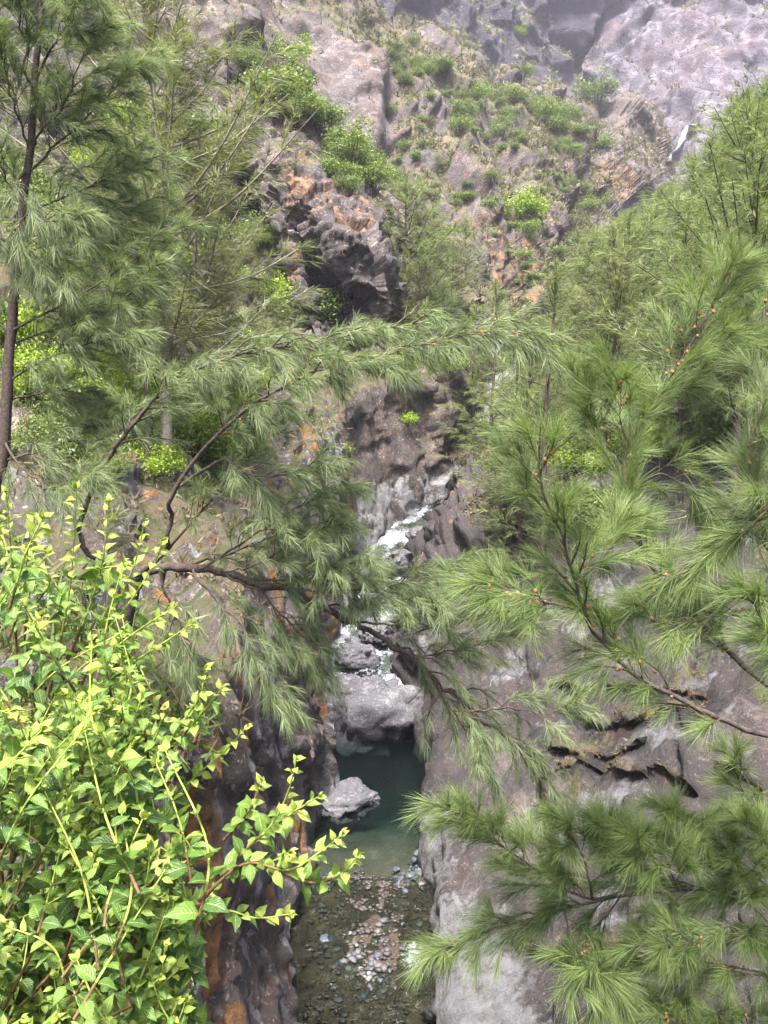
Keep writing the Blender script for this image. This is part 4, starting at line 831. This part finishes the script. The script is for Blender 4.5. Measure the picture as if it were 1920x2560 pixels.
for u, vt, d, var, mat, lab, fat, bk in [
 (418, -110, 26, 1, 'needle_grey', 'tall grey-green casuarina with bare grey trunk left of the crag', 1.3, 'bark_grey'),
 (374, 330, 25, 3, 'needle_grey', 'thin brown-trunked casuarina just left of the tall grey-green one', .9, 'bark'),
 (265, 330, 34, 1, 'needle_grey', 'casuarina half hidden behind the feathery left-edge tree', 1.2, 'bark_grey'),
 (560, 590, 38, 4, 'needle_grey', 'olive casuarina spreading below the crag', 1.0, 'bark_grey'),
 (500, 300, 31, 1, 'needle_grey', 'casuarina just right of the tall grey-green trunk', 1.2, 'bark_grey'),
 (262, 1000, 17, 5, 'needle_mid', 'young casuarina sapling in the undergrowth on the left slope', 1.1, 'bark_grey'),
 (165, 560, 26, 0, 'needle_grey', 'casuarina behind the trunk of the left-edge tree', 1.2, 'bark_grey')]:
    cas(u, vt, d, var, mat, lab, sheet=left, fat=fat, bark=bk, group='casuarinas on the left slope')
print('TREES', tree_log)

# ================================================================== LEAFY BUSHES
def leaves(mb, O, Nn, size, tint):
    """pointed leaf quads folded along the rib"""
    N = len(O); D = norm(perp(Nn) + .25 * Nn); S = np.cross(Nn, D); size = np.broadcast_to(size, (N,))[:, None]
    V = np.stack([O, O + D * size * .5 + S * size * .28 - Nn * size * .06, O + D * size, O + D * size * .5 - S * size * .28 - Nn * size * .06], 1)
    i = np.arange(N) * 4; mb.add(V.reshape(-1, 3), np.stack([i, i + 1, i + 2, i + 3], 1), None, tint=np.repeat(np.clip(tint, 0, 1), 4))
def bush_variant(seed, N=1500, leaf=.085, lobes=9, flat=.8):
    """1 m wide bush: stems and foliage"""
    global rng
    keep = rng; rng = np.random.default_rng(seed); st, lf = MB(), MB()
    for k in range(lobes):
        c = rng.normal(0, .24, 3) * (1, 1, .6); c[2] = abs(c[2]) + .22; r = rng.uniform(.14, .27)
        tube(st, curve([(c[0] * .15, c[1] * .15, -.25), c * (.6, .6, .5), c], 6), np.linspace(.016, .005, 6), 4)
        n = N // lobes; d = norm(rng.standard_normal((n, 3)) + (0, 0, .25)); rad = r * (.55 + .5 * rng.random(n) ** .5) * (1 + .5 * noise(d * 2.2 + k * 7, 3))
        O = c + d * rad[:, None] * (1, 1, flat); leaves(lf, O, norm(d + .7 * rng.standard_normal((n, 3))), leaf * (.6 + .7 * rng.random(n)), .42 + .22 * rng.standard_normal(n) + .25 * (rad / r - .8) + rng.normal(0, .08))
        k2 = n // 6; d = norm(rng.standard_normal((k2, 3)) + (0, 0, .6)); O = c + d * (r * rng.uniform(1.0, 1.5, k2))[:, None]; leaves(lf, O, norm(rng.standard_normal((k2, 3)) + (0, 0, .5)), leaf * .8, .6 + .2 * rng.standard_normal(k2))
    rng = keep
    return dict(stems=st.mesh('stems'), foliage=lf.mesh('foliage'))
BV = [bush_variant(950 + k, 1500 if k < 4 else 2600, .085 if k < 4 else .055, 7 + k * 2) for k in range(6)]
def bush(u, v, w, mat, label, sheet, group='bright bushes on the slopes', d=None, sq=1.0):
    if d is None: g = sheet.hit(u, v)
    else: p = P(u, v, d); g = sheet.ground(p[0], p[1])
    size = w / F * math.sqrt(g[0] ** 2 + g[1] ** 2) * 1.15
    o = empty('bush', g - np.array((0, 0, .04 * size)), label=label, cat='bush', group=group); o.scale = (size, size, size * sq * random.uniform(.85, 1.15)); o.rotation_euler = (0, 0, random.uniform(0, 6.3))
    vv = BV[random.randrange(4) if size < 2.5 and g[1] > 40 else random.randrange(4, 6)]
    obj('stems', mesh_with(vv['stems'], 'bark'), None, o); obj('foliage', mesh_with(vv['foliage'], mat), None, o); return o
BB = [ # u, v(foot), width px, material, sheet, label
 (735, 235, 150, 'bush_mid', crag, 'large bright bush at the top of the ridge above the crag'), (700, 180, 90, 'bush', left, 'bright bush on the uphill side of the largest ridge bush'), (760, 275, 80, 'bush_mid', crag, 'bright bush just below the largest ridge bush'), (805, 330, 90, 'bush_dull', crag, 'duller bush midway down the ridge behind the crag'),
 (870, 415, 110, 'bush_mid', crag, 'bright bush on the shoulder of the crag'), (925, 470, 90, 'bush_mid', crag, 'bright bush lower on the right shoulder of the crag'), (640, 270, 70, 'bush_dull', left, 'dull bush on the rocks left of the ridge bushes'),
 (300, 340, 120, 'bush', left, 'bright bush between the two tall left-hand casuarinas, high up'), (240, 380, 90, 'bush_dull', left, 'dull bush under the high bright one between the casuarinas'), (330, 420, 80, 'bush', left, 'small bright bush beside the grey casuarina trunk'), (480, 360, 60, 'bush', left, 'small yellow-green bush right of the grey trunk, higher'), (475, 420, 50, 'bush', left, 'small yellow-green bush right of the grey trunk, lower'),
 (620, 470, 140, 'bush_dull', left, 'large pale bush against the left side of the crag'), (680, 530, 100, 'bush_dull', left, 'pale bush under the larger one beside the crag'), (655, 625, 90, 'bush', left, 'bright bush left of the cave under the crag'),
 (780, 640, 46, 'bush_dull', crag, 'dark little bush in the mouth of the cave'), (770, 810, 130, 'bush', left, 'brightest bush at the foot of the crag'), (730, 770, 100, 'bush', left, 'bright bush left of the brightest one at the crag foot'), (830, 840, 80, 'bush_dull', left, 'bush at the lower right of the brightest one'),
 (1020, 800, 80, 'bush', left, 'bright bush at the right foot of the crag'), (1115, 925, 80, 'bush', left, 'green bush on top of the buttress, right end'), (1010, 935, 90, 'bush', left, 'green bush on top of the buttress, middle'), (960, 930, 70, 'bush_dull', left, 'olive bush on top of the buttress, left end'),
 (1010, 1060, 46, 'bush', left, 'small bright plant growing out of the buttress face'), (660, 900, 120, 'bush_dull', left, 'olive bush on the left slope below the crag'),
 (340, 1060, 170, 'bush', left, 'large bright bush in the left undergrowth, middle'), (250, 960, 150, 'bush', left, 'bright bush in the left undergrowth behind the feathery tree'), (480, 1120, 130, 'bush', left, 'bright bush near the gorge rim behind the arching limbs'), (420, 1000, 130, 'bush', left, 'bright bush above the arching limb'), (160, 1050, 140, 'bush_dull', left, 'olive bush by the left-edge trunk'), (90, 960, 140, 'bush', left, 'bright bush just behind the left-edge trunk'), (540, 1010, 100, 'bush_dull', left, 'olive bush between the two arching limbs'), (200, 1160, 150, 'bush_dull', left, 'olive bush low on the left behind the leafy shrub'), (380, 1190, 110, 'bush', left, 'bright bush low on the left near the fork'), (560, 840, 120, 'bush_dull', left, 'olive bush left of the bright bushes at the crag foot'), (300, 830, 130, 'bush', left, 'bright bush under the grey casuarina'), (180, 720, 130, 'bush', left, 'bright bush among the feathery left sprays'), (480, 760, 120, 'bush_dull', left, 'olive bush at the foot of the grey trunk'), (330, 640, 110, 'bush', left, 'yellow-green bush beside the brown trunk'), (100, 560, 110, 'bush_dull', left, 'olive bush on the far left slope'), (560, 620, 110, 'bush_dull', left, 'olive bush between grey casuarina and crag'),
 (1195, 245, 60, 'bush_mid', spur, 'bright bush high on the spur'), (1165, 280, 40, 'bush_mid', spur, 'small bright bush below the high one on the spur'), (1150, 325, 52, 'bush_mid', spur, 'bright bush alone on the brown spur face'), (1290, 250, 44, 'bush_mid', spur, 'first of the line of bushes along the spur crest'), (1330, 275, 52, 'bush_dull', spur, 'second of the line of bushes along the spur crest'), (1370, 300, 60, 'bush_mid', spur, 'third of the line of bushes along the spur crest'), (1395, 325, 56, 'bush_mid', spur, 'lowest of the line of bushes along the spur crest'),
 (1300, 545, 90, 'bush', spur, 'large bright bush in the middle of the spur face'), (1325, 580, 50, 'bush_mid', spur, 'bright bush under the large one on the spur face'), (1230, 515, 32, 'bush_dull', spur, 'small dark round bush on the spur face'), (1315, 645, 30, 'bush_mid', spur, 'tiny bright bush on the ledge of the reddish rock'), (1505, 365, 40, 'bush_mid', spur, 'bush under the dark cliff near the waterfall'), (1480, 520, 46, 'bush_mid', spur, 'bright bush in the gully below the waterfall'), (1500, 190, 80, 'bush_dull', spur, 'dull bush on the crest under the far cliff'), (1300, 90, 30, 'bush', far, 'tiny bright bush on the far cliff ledge'),
 (1160, 500, 40, 'bush_mid', spur, 'small bush beside the slab gully'), (1060, 640, 40, 'bush_mid', spur, 'little bush on the spur behind the casuarinas'),
 (1375, 1140, 120, 'bush', right, 'fresh green broad-leaved bush behind the bright needle spray'), (1450, 1180, 110, 'bush', right, 'green bush on the right slope under the young trees'), (1230, 1100, 90, 'bush_dull', right, 'olive bush on the right wall beside the brown rock'), (1250, 1190, 80, 'bush_dull', right, 'low bush on top of the brown right-hand rock'),
]
for u, v, w, mat, sh, lab in BB: bush(u, v, w, mat, lab, sh)
r4 = random.Random(31)
for k in range(46):
    u, v = r4.uniform(-20, 640), r4.uniform(330, 1180)
    if v < 520 and u > 520: continue
    bush(u, v, r4.uniform(70, 150), r4.choice(('bush', 'bush', 'bush_dull')), 'yellow-green bush in the undergrowth behind the left casuarinas', left, 'undergrowth of the left slope')
for k in range(26):
    t = r4.random(); u = 690 + 265 * t + r4.gauss(0, 18); v = np.interp(u, [680, 740, 800, 860, 960], [130, 220, 320, 400, 480]) + r4.gauss(0, 22)
    bush(u, v, r4.uniform(45, 85), r4.choice(('bush_mid', 'bush_dull', 'bush_dull')), 'green bush in the leafy strip along the ridge behind the crag', crag, 'leafy strip behind the crag')
for k in range(50):
    u = r4.uniform(960, 1480); v = r4.uniform(260, 720)
    bush(u, v, r4.uniform(16, 36), 'bush_dull', 'small dull bush dotted on the face of the spur', spur, 'bushes on the spur face')
for k in range(40):
    u = r4.uniform(960, 1500); v = np.interp(u, [960, 1100, 1240, 1360, 1500], [120, 190, 250, 300, 340]) + r4.gauss(25, 40)
    bush(u, v, r4.uniform(22, 48), 'bush_dull', 'small dull bush along the scrubby crest of the spur', spur, 'scrub bushes on the spur')
r3 = random.Random(11)
for k in range(60):
    d = r3.uniform(34, 120); u = r3.uniform(1300, 1980); 
    if d < 50 and u < 1400: u += 150
    p = P(u, 900, d); w = r3.uniform(1.6, 3.4) / d * F
    bush(u, 900, w, r3.choice(('bush', 'bush_dull', 'bush_dull')), 'yellow-green bush in the undergrowth of the right grove', right, 'undergrowth of the right grove', d=d)
# brown dead shrub hanging on the right-hand rock
o = bush(1275, 1330, 150, 'drygrass', 'dead brown shrub drooping over the right-hand rock', right, None, sq=1.3)

# ================================================================== LOW SCRUB AND DRY GRASS
def scrub(name, sheet, N, size, mat, pick, label, nl=9, up=.6, wid=.13):
    w = pick(sheet.p, sheet.n, PX(sheet.p)); w = np.clip(w, 0, None); e = np.roll(sheet.p, -1, 0) - sheet.p; a = np.minimum(np.linalg.norm(e, axis=1), 3) ** 2
    q = PX(sheet.p); w = w * (q[:, 2] > 3); pr = w * a; pr = pr / pr.sum(); k = rng.choice(len(pr), N, p=pr)
    O = np.repeat(sheet.p[k] - sheet.n[k] * .03, nl, 0) + rng.normal(0, 1, (N * nl, 3)) * np.repeat(size * rng.uniform(.4, 1.4, N), nl)[:, None] * .35
    D = norm(np.repeat(sheet.n[k], nl, 0) * .5 + np.array((0, 0, up)) + .75 * rng.standard_normal((N * nl, 3)))
    mb = MB(); sz = np.repeat(size * rng.uniform(.5, 1.3, N), nl); needles(mb, O, D, sz, sz * wid, .15, np.repeat(.45 + .25 * rng.standard_normal(N), nl) + .1 * rng.standard_normal(N * nl), 1)
    obj(name, mb.mesh(name), M[mat], label=label, cat='vegetation', kind='stuff')
inview = lambda q: (q[:, 0] > -150) & (q[:, 0] < 2070) & (q[:, 1] > -200) & (q[:, 1] < 2700)
scrub('dry_grass', left, 6500, .36, 'drygrass', lambda p, n, q: inview(q) * sstep(.35, .6, n[:, 2] + .2 * fbm(p / 4, 3, 21)) * (p[:, 2] > 9) * (1.2 + fbm(p / 6, 3, 22) * 2), 'straw-coloured dry grass over the left slope', 10)
scrub('undergrowth', left, 8000, .42, 'bush_dull', lambda p, n, q: inview(q) * sstep(.3, .6, n[:, 2]) * (p[:, 2] > 10) * np.clip(.3 + fbm(p / 7, 3, 23) * 2.5, 0, 2), 'green undergrowth over the left slope', 10)
scrub('spur_scrub', spur, 12000, .95, 'scrub', lambda p, n, q: inview(q) * spur.paint[:, 1], 'olive scrub and dry grass patches on the spur', 9, wid=.22)
scrub('cliff_scrub', far, 5000, 1.6, 'scrub', lambda p, n, q: inview(q) * far.paint[:, 1], 'scrub clinging to the far cliff ledges', 8, wid=.25)
scrub('grove_grass', right, 9000, .5, 'scrub', lambda p, n, q: inview(q) * (p[:, 2] > 10.5) * (p[:, 1] > 24) * sstep(.2, .5, n[:, 2]), 'olive grass under the casuarina grove', 9)
scrub('ledge_grass', right, 1500, .12, 'drygrass', lambda p, n, q: inview(q) * (p[:, 1] < 40) * right.paint[:, 1] * (p[:, 2] < 12), 'dry straw grass lining the ledges of the slab', 9)
scrub('crag_grass', crag, 800, .5, 'drygrass', lambda p, n, q: crag.paint[:, 1] + .02, 'dry grass along the crest of the crag', 9)

# ================================================================== LEAFY SHRUB IN THE LEFT FOREGROUND
def lantana_leaf_mat():
    t = NT('shrub_leaf'); a = t.attr('tint').outputs['Fac']; rnd = t.attr('lrand').outputs['Fac']
    c = t.ramp(a, [(0, (.022, .052, .020)), (.4, (.10, .18, .036)), (.75, (.24, .32, .060)), (1, (.36, .39, .085))])
    pos = t.geo().outputs['Position']; c = t.mix(t.mr(t.noise(70, 4, .6, pos), .35, .7, 0, .45), c, (.10, .20, .03))
    spot = t.mr(t.noise(26, 3, .6, pos), .68, .74, 0, .7); c = t.mix(spot, c, (.42, .34, .06))
    lu = t.attr('lu').outputs['Fac']; lv = t.attr('lv').outputs['Fac']
    vein = t.math('SINE', t.math('MULTIPLY', t.math('SUBTRACT', lv, t.math('MULTIPLY', t.math('ABSOLUTE', lu), .38)), 46))
    rib = t.mr(t.math('ABSOLUTE', lu), 0, .09, 1, 0); c = t.mix(t.math('MULTIPLY', rib, .5), c, (.50, .56, .16))
    b = t.bsdf(c, .42, .4); t.bump(t.math('ADD', t.math('MULTIPLY', vein, .6), t.noise(160, 3, .6, pos)), .55, .0015, b)
    tr = t.n('ShaderNodeBsdfTranslucent'); t.val(tr.inputs[0], t.mix(1.0, c, (1.0, 1.05, .5), 'MULTIPLY'))
    m = t.n('ShaderNodeMixShader'); m.inputs[0].default_value = .35; t.l(b.outputs[0], m.inputs[1]); t.l(tr.outputs[0], m.inputs[2]); return t.done(m)
M['lantana'] = lantana_leaf_mat()
M['stem_wood'] = bark_mat('woody_stem', (.065, .036, .018), (.17, .10, .05), 60); M['stem_green'] = bark_mat('green_stem', (.14, .20, .03), (.34, .40, .08), 60)
def leaf_geo(seed, fold, curl):
    r = np.random.default_rng(seed); ts = np.array([0, .05, .14, .27, .41, .55, .70, .86, 1]); n = len(ts); V = []; lu = []; lv = []
    for i, t in enumerate(ts):
        w = (0, .085, .18, .275, .315, .295, .225, .115, 0)[i]
        w *= (1.05 if i % 2 else .96); yb = t; zc = -curl * t * t
        for s in (-1, 0, 1): V.append((s * w, yb - (abs(s) * .05 if i % 2 else 0), zc + abs(s) * w * fold + (.02 * r.standard_normal() if s else 0))); lu.append(s); lv.append(t)
    Q = [];
    for i in range(n - 1):
        for j in (0, 1): a = i * 3 + j; Q.append((a, a + 1, a + 4, a + 3))
    return np.array(V), np.array(Q), np.array(lu, float), np.array(lv)
LG = [leaf_geo(k, f, c) for k, (f, c) in enumerate([(.35, .15), (.55, .35), (.15, .45)])]
LTINT = [.15, .42, .66, .9]
LM = []
for gi, (V, Q, lu, lv) in enumerate(LG):
    for tnt in LTINT:
        me = mesh('leaf', V, Q, None, {'tint': np.full(len(V), tnt), 'lu': lu, 'lv': lv, 'lrand': np.zeros(len(V))}); me.materials.append(M['lantana']); LM.append(me)
shrub = empty('leafy_shrub', (-1.25, 1.75, 12.7), label='bright green broad-leaved shrub filling the lower left foreground', cat='shrub')
sorg = np.array(shrub.location)
lrng = np.random.default_rng(21); LEAVES = []; wood, green = MB(), MB()
def add_leaf(o, d, nrm, size, tint):
    y = d / np.linalg.norm(d); x = np.cross(y, nrm); x /= max(np.linalg.norm(x), 1e-6); z = np.cross(x, y); LEAVES.append((o, np.stack([x, y, z], 1), size, tint))
def shoot(pts, r0, size, young=.5, f0=.1, woody=.35, gap=.034, bare=()):
    c = curve(pts, max(12, len(pts) * 6)); L = np.linalg.norm(np.diff(c, axis=0), axis=1).sum(); m = len(c); k = max(2, int(m * woody)); rad = np.linspace(r0, .0012, m)
    if k > 2: tube(wood, c[:k + 1], rad[:k + 1], 6)
    tube(green, c[k:], rad[k:], 5)
    n = max(2, int(L * (1 - f0) / gap)); az = lrng.random() * 6
    for i in range(n + 1):
        s = f0 + (1 - f0) * i / n; j = min(int(s * (m - 1)), m - 2); o = c[j]; t = norm(c[j + 1] - c[j]); az += 1.57 + .3 * lrng.standard_normal()
        ref = norm(np.cross(t, (.2, .1, 1.0))); bi = np.cross(t, ref)
        for sgn in (0, math.pi):
            if lrng.random() < .08: continue
            rad_ = ref * math.cos(az + sgn) + bi * math.sin(az + sgn); ang = 1.15 - .5 * s * young + .2 * lrng.standard_normal()
            d = t * math.cos(ang) + rad_ * math.sin(ang) + np.array((0, 0, -.12)); nr = norm(np.array((0, -.25, 1.0)) + .5 * t + .45 * lrng.standard_normal(3))
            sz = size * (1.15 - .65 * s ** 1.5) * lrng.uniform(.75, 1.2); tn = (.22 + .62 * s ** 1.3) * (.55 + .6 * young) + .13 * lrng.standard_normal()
            add_leaf(o + rad_ * .004, d, nr, sz, tn)
    t = norm(c[-1] - c[-2])
    for q in range(4):
        d = norm(t + .55 * perp(t[None])[0]); add_leaf(c[-1], d, norm(np.array((0, -.2, 1)) + .5 * lrng.standard_normal(3)), size * lrng.uniform(.3, .55), .85 + .1 * lrng.standard_normal())
root = lambda: np.array((lrng.uniform(-1.7, -.8), lrng.uniform(1.5, 2.1), 12.75))
# hand-placed sprigs that stand out from the mass
for d, pts in [(1.55, ((470, 2300), (590, 2150), (680, 2060), (720, 1980), (741, 1901))), (1.5, ((500, 2250), (610, 2160), (720, 2175), (800, 2130), (856, 2086))), (1.5, ((705, 2180), (780, 2207), (850, 2185), (895, 2140))), (1.6, ((420, 2280), (560, 2275), (640, 2295), (725, 2285))),
               (1.75, ((330, 2120), (470, 1960), (560, 1880), (619, 1814))), (1.7, ((350, 1980), (440, 1830), (500, 1740), (515, 1672))), (1.7, ((430, 1870), (500, 1790), (560, 1716))), (1.6, ((560, 2100), (620, 2030), (654, 1955))), (1.6, ((640, 2100), (720, 2040), (799, 1990))), (1.55, ((600, 2170), (690, 2150), (725, 2130))),
               (1.8, ((150, 1700), (230, 1500), (260, 1380), (272, 1255))), (1.8, ((120, 1750), (170, 1500), (185, 1350), (191, 1222))), (1.85, ((200, 1720), (290, 1520), (340, 1400), (362, 1300))), (1.8, ((160, 1650), (280, 1560), (380, 1420), (405, 1352))), (1.75, ((250, 1650), (340, 1580), (440, 1515))), (1.9, ((40, 1600), (30, 1420), (15, 1230))), (1.85, ((60, 1600), (80, 1420), (85, 1290))), (1.8, ((200, 1760), (300, 1680), (420, 1600), (480, 1560)))]:
    keepw, keepg = wood, green; wood, green = MB(), MB(); pp = PL(d + .1, d - .05, *pts); w = .55 if pts[0][0] > 450 else .3
    shoot(pp, .0040, .040, 1.0, .25 if len(pts) > 3 else .15, w, .030)
    b = pp[0]; rt = root()
    if not (pts[0][0] > 540 or pts[0][0] in (430, 120, 60, 200, 350, 250)):
        d0 = norm(pp[1] - pp[0]); tube(wood, curve([rt, (rt + b - d0 * .25) / 2, b - d0 * .10, b], 16), np.linspace(.0055, .004, 16), 6)
    so = obj('stem', wood.mesh('stem', sorg), M['stem_wood'], shrub); obj('green_shoot', green.mesh('green_shoot', sorg), M['stem_green'], so); wood, green = keepw, keepg
poly = np.array([(-60, 1260), (60, 1300), (190, 1270), (290, 1330), (350, 1380), (320, 1480), (340, 1540), (290, 1600), (330, 1680), (400, 1730), (430, 1780), (390, 1840), (440, 1890), (400, 1950), (390, 2020), (430, 2090), (470, 2190), (540, 2260), (470, 2340), (450, 2430), (480, 2560), (520, 2700), (-60, 2700)], float)
def inside(u, v):
    x, y = poly[:, 0], poly[:, 1]; x2, y2 = np.roll(x, -1), np.roll(y, -1); c = ((y > v) != (y2 > v)) & (u < (x2 - x) * (v - y) / (y2 - y + 1e-9) + x); return c.sum() % 2 == 1
cnt = 0
while cnt < 390:
    u, v = lrng.uniform(-60, 640), lrng.uniform(1260, 2700)
    if not inside(u, v): continue
    sparse = v < 1750
    if sparse and lrng.random() < .35: continue
    if noise(np.array([[u / 120., v / 120., 3.3]]), 77)[0] < (-.10 if v < 1950 else -.30): continue
    cnt += 1
    d = lrng.uniform(1.35, 2.4) if cnt % 3 else lrng.uniform(1.3, 1.6) + (.15 if sparse else 0); tip = P(u, v, d); dirn = norm(np.array((lrng.normal(.25, .45), lrng.normal(-.25, .35), lrng.uniform(.5, 1.0)))); l = lrng.uniform(.16, .32)
    b = tip - dirn * l + np.array((0, 0, -.02)); qb = PX(b)[0]
    if qb[0] > np.interp(qb[1], [1300, 1700, 2000, 2300, 2560], [300, 380, 450, 520, 520]): b = b - np.array((.12, 0, 0))
    if PX(b)[0][0] > 560: continue
    shoot([b, (b + tip) / 2 + .02 * lrng.standard_normal(3), tip], .003, lrng.uniform(.030, .052), lrng.uniform(.2, 1.0), .12, .25, .033)
    if cnt % 9 == 0:
        rt = root(); tube(wood, curve([rt, (rt + b) / 2 + .06 * lrng.standard_normal(3), b], 10), np.linspace(.008, .003, 10), 5)
obj('stems', wood.mesh('stems', sorg), M['stem_wood'], shrub, kind='stuff'); obj('green_shoots', green.mesh('green_shoots', sorg), M['stem_green'], shrub, kind='stuff')
pos = np.array([l[0] for l in LEAVES]); q = PX(pos); app = np.array([l[2] for l in LEAVES]) / q[:, 2] * ((q[:, 0] > 0) & (q[:, 0] < 1920) & (q[:, 1] > 1180) & (q[:, 1] < 2560)); order = np.argsort(-app); single = set(order[:300].tolist())
rest = MB()
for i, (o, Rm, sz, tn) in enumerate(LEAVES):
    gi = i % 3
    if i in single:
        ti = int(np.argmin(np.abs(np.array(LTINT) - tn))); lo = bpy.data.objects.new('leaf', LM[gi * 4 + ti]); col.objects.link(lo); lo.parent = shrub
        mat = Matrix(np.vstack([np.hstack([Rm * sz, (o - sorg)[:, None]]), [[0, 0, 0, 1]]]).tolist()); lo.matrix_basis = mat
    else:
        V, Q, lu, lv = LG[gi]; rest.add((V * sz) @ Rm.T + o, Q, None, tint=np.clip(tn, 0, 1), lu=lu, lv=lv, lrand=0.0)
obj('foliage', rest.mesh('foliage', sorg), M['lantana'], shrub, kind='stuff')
print('LEAVES', len(LEAVES))

# ================================================================== HAZE
t = NT('haze_air'); pv = t.n('ShaderNodeVolumePrincipled'); pv.inputs['Color'].default_value = (.87, .86, 1.0, 1); pv.inputs['Density'].default_value = HAZE
t.l(pv.outputs[0], t.out.inputs['Volume'])
x0, x1, y0, y1, z0, z1 = -330, 420, -60, 560, -6, 330
V = [(x, y, z) for z in (z0, z1) for y in (y0, y1) for x in (x0, x1)]
Q = [(0, 2, 3, 1), (4, 5, 7, 6), (0, 1, 5, 4), (2, 6, 7, 3), (0, 4, 6, 2), (1, 3, 7, 5)]
obj('haze', mesh('haze', V, Q, smooth=False), t.m, label='thin pale violet haze hanging in the valley air', cat='haze', kind='stuff')
print('BOUNDS', [(o.name, [round(v) for v in np.min([tuple(o.matrix_world @ Vector(c)) for c in o.bound_box], 0)], [round(v) for v in np.max([tuple(o.matrix_world @ Vector(c)) for c in o.bound_box], 0)]) for o in scene.objects if o.get('kind') == 'structure'])
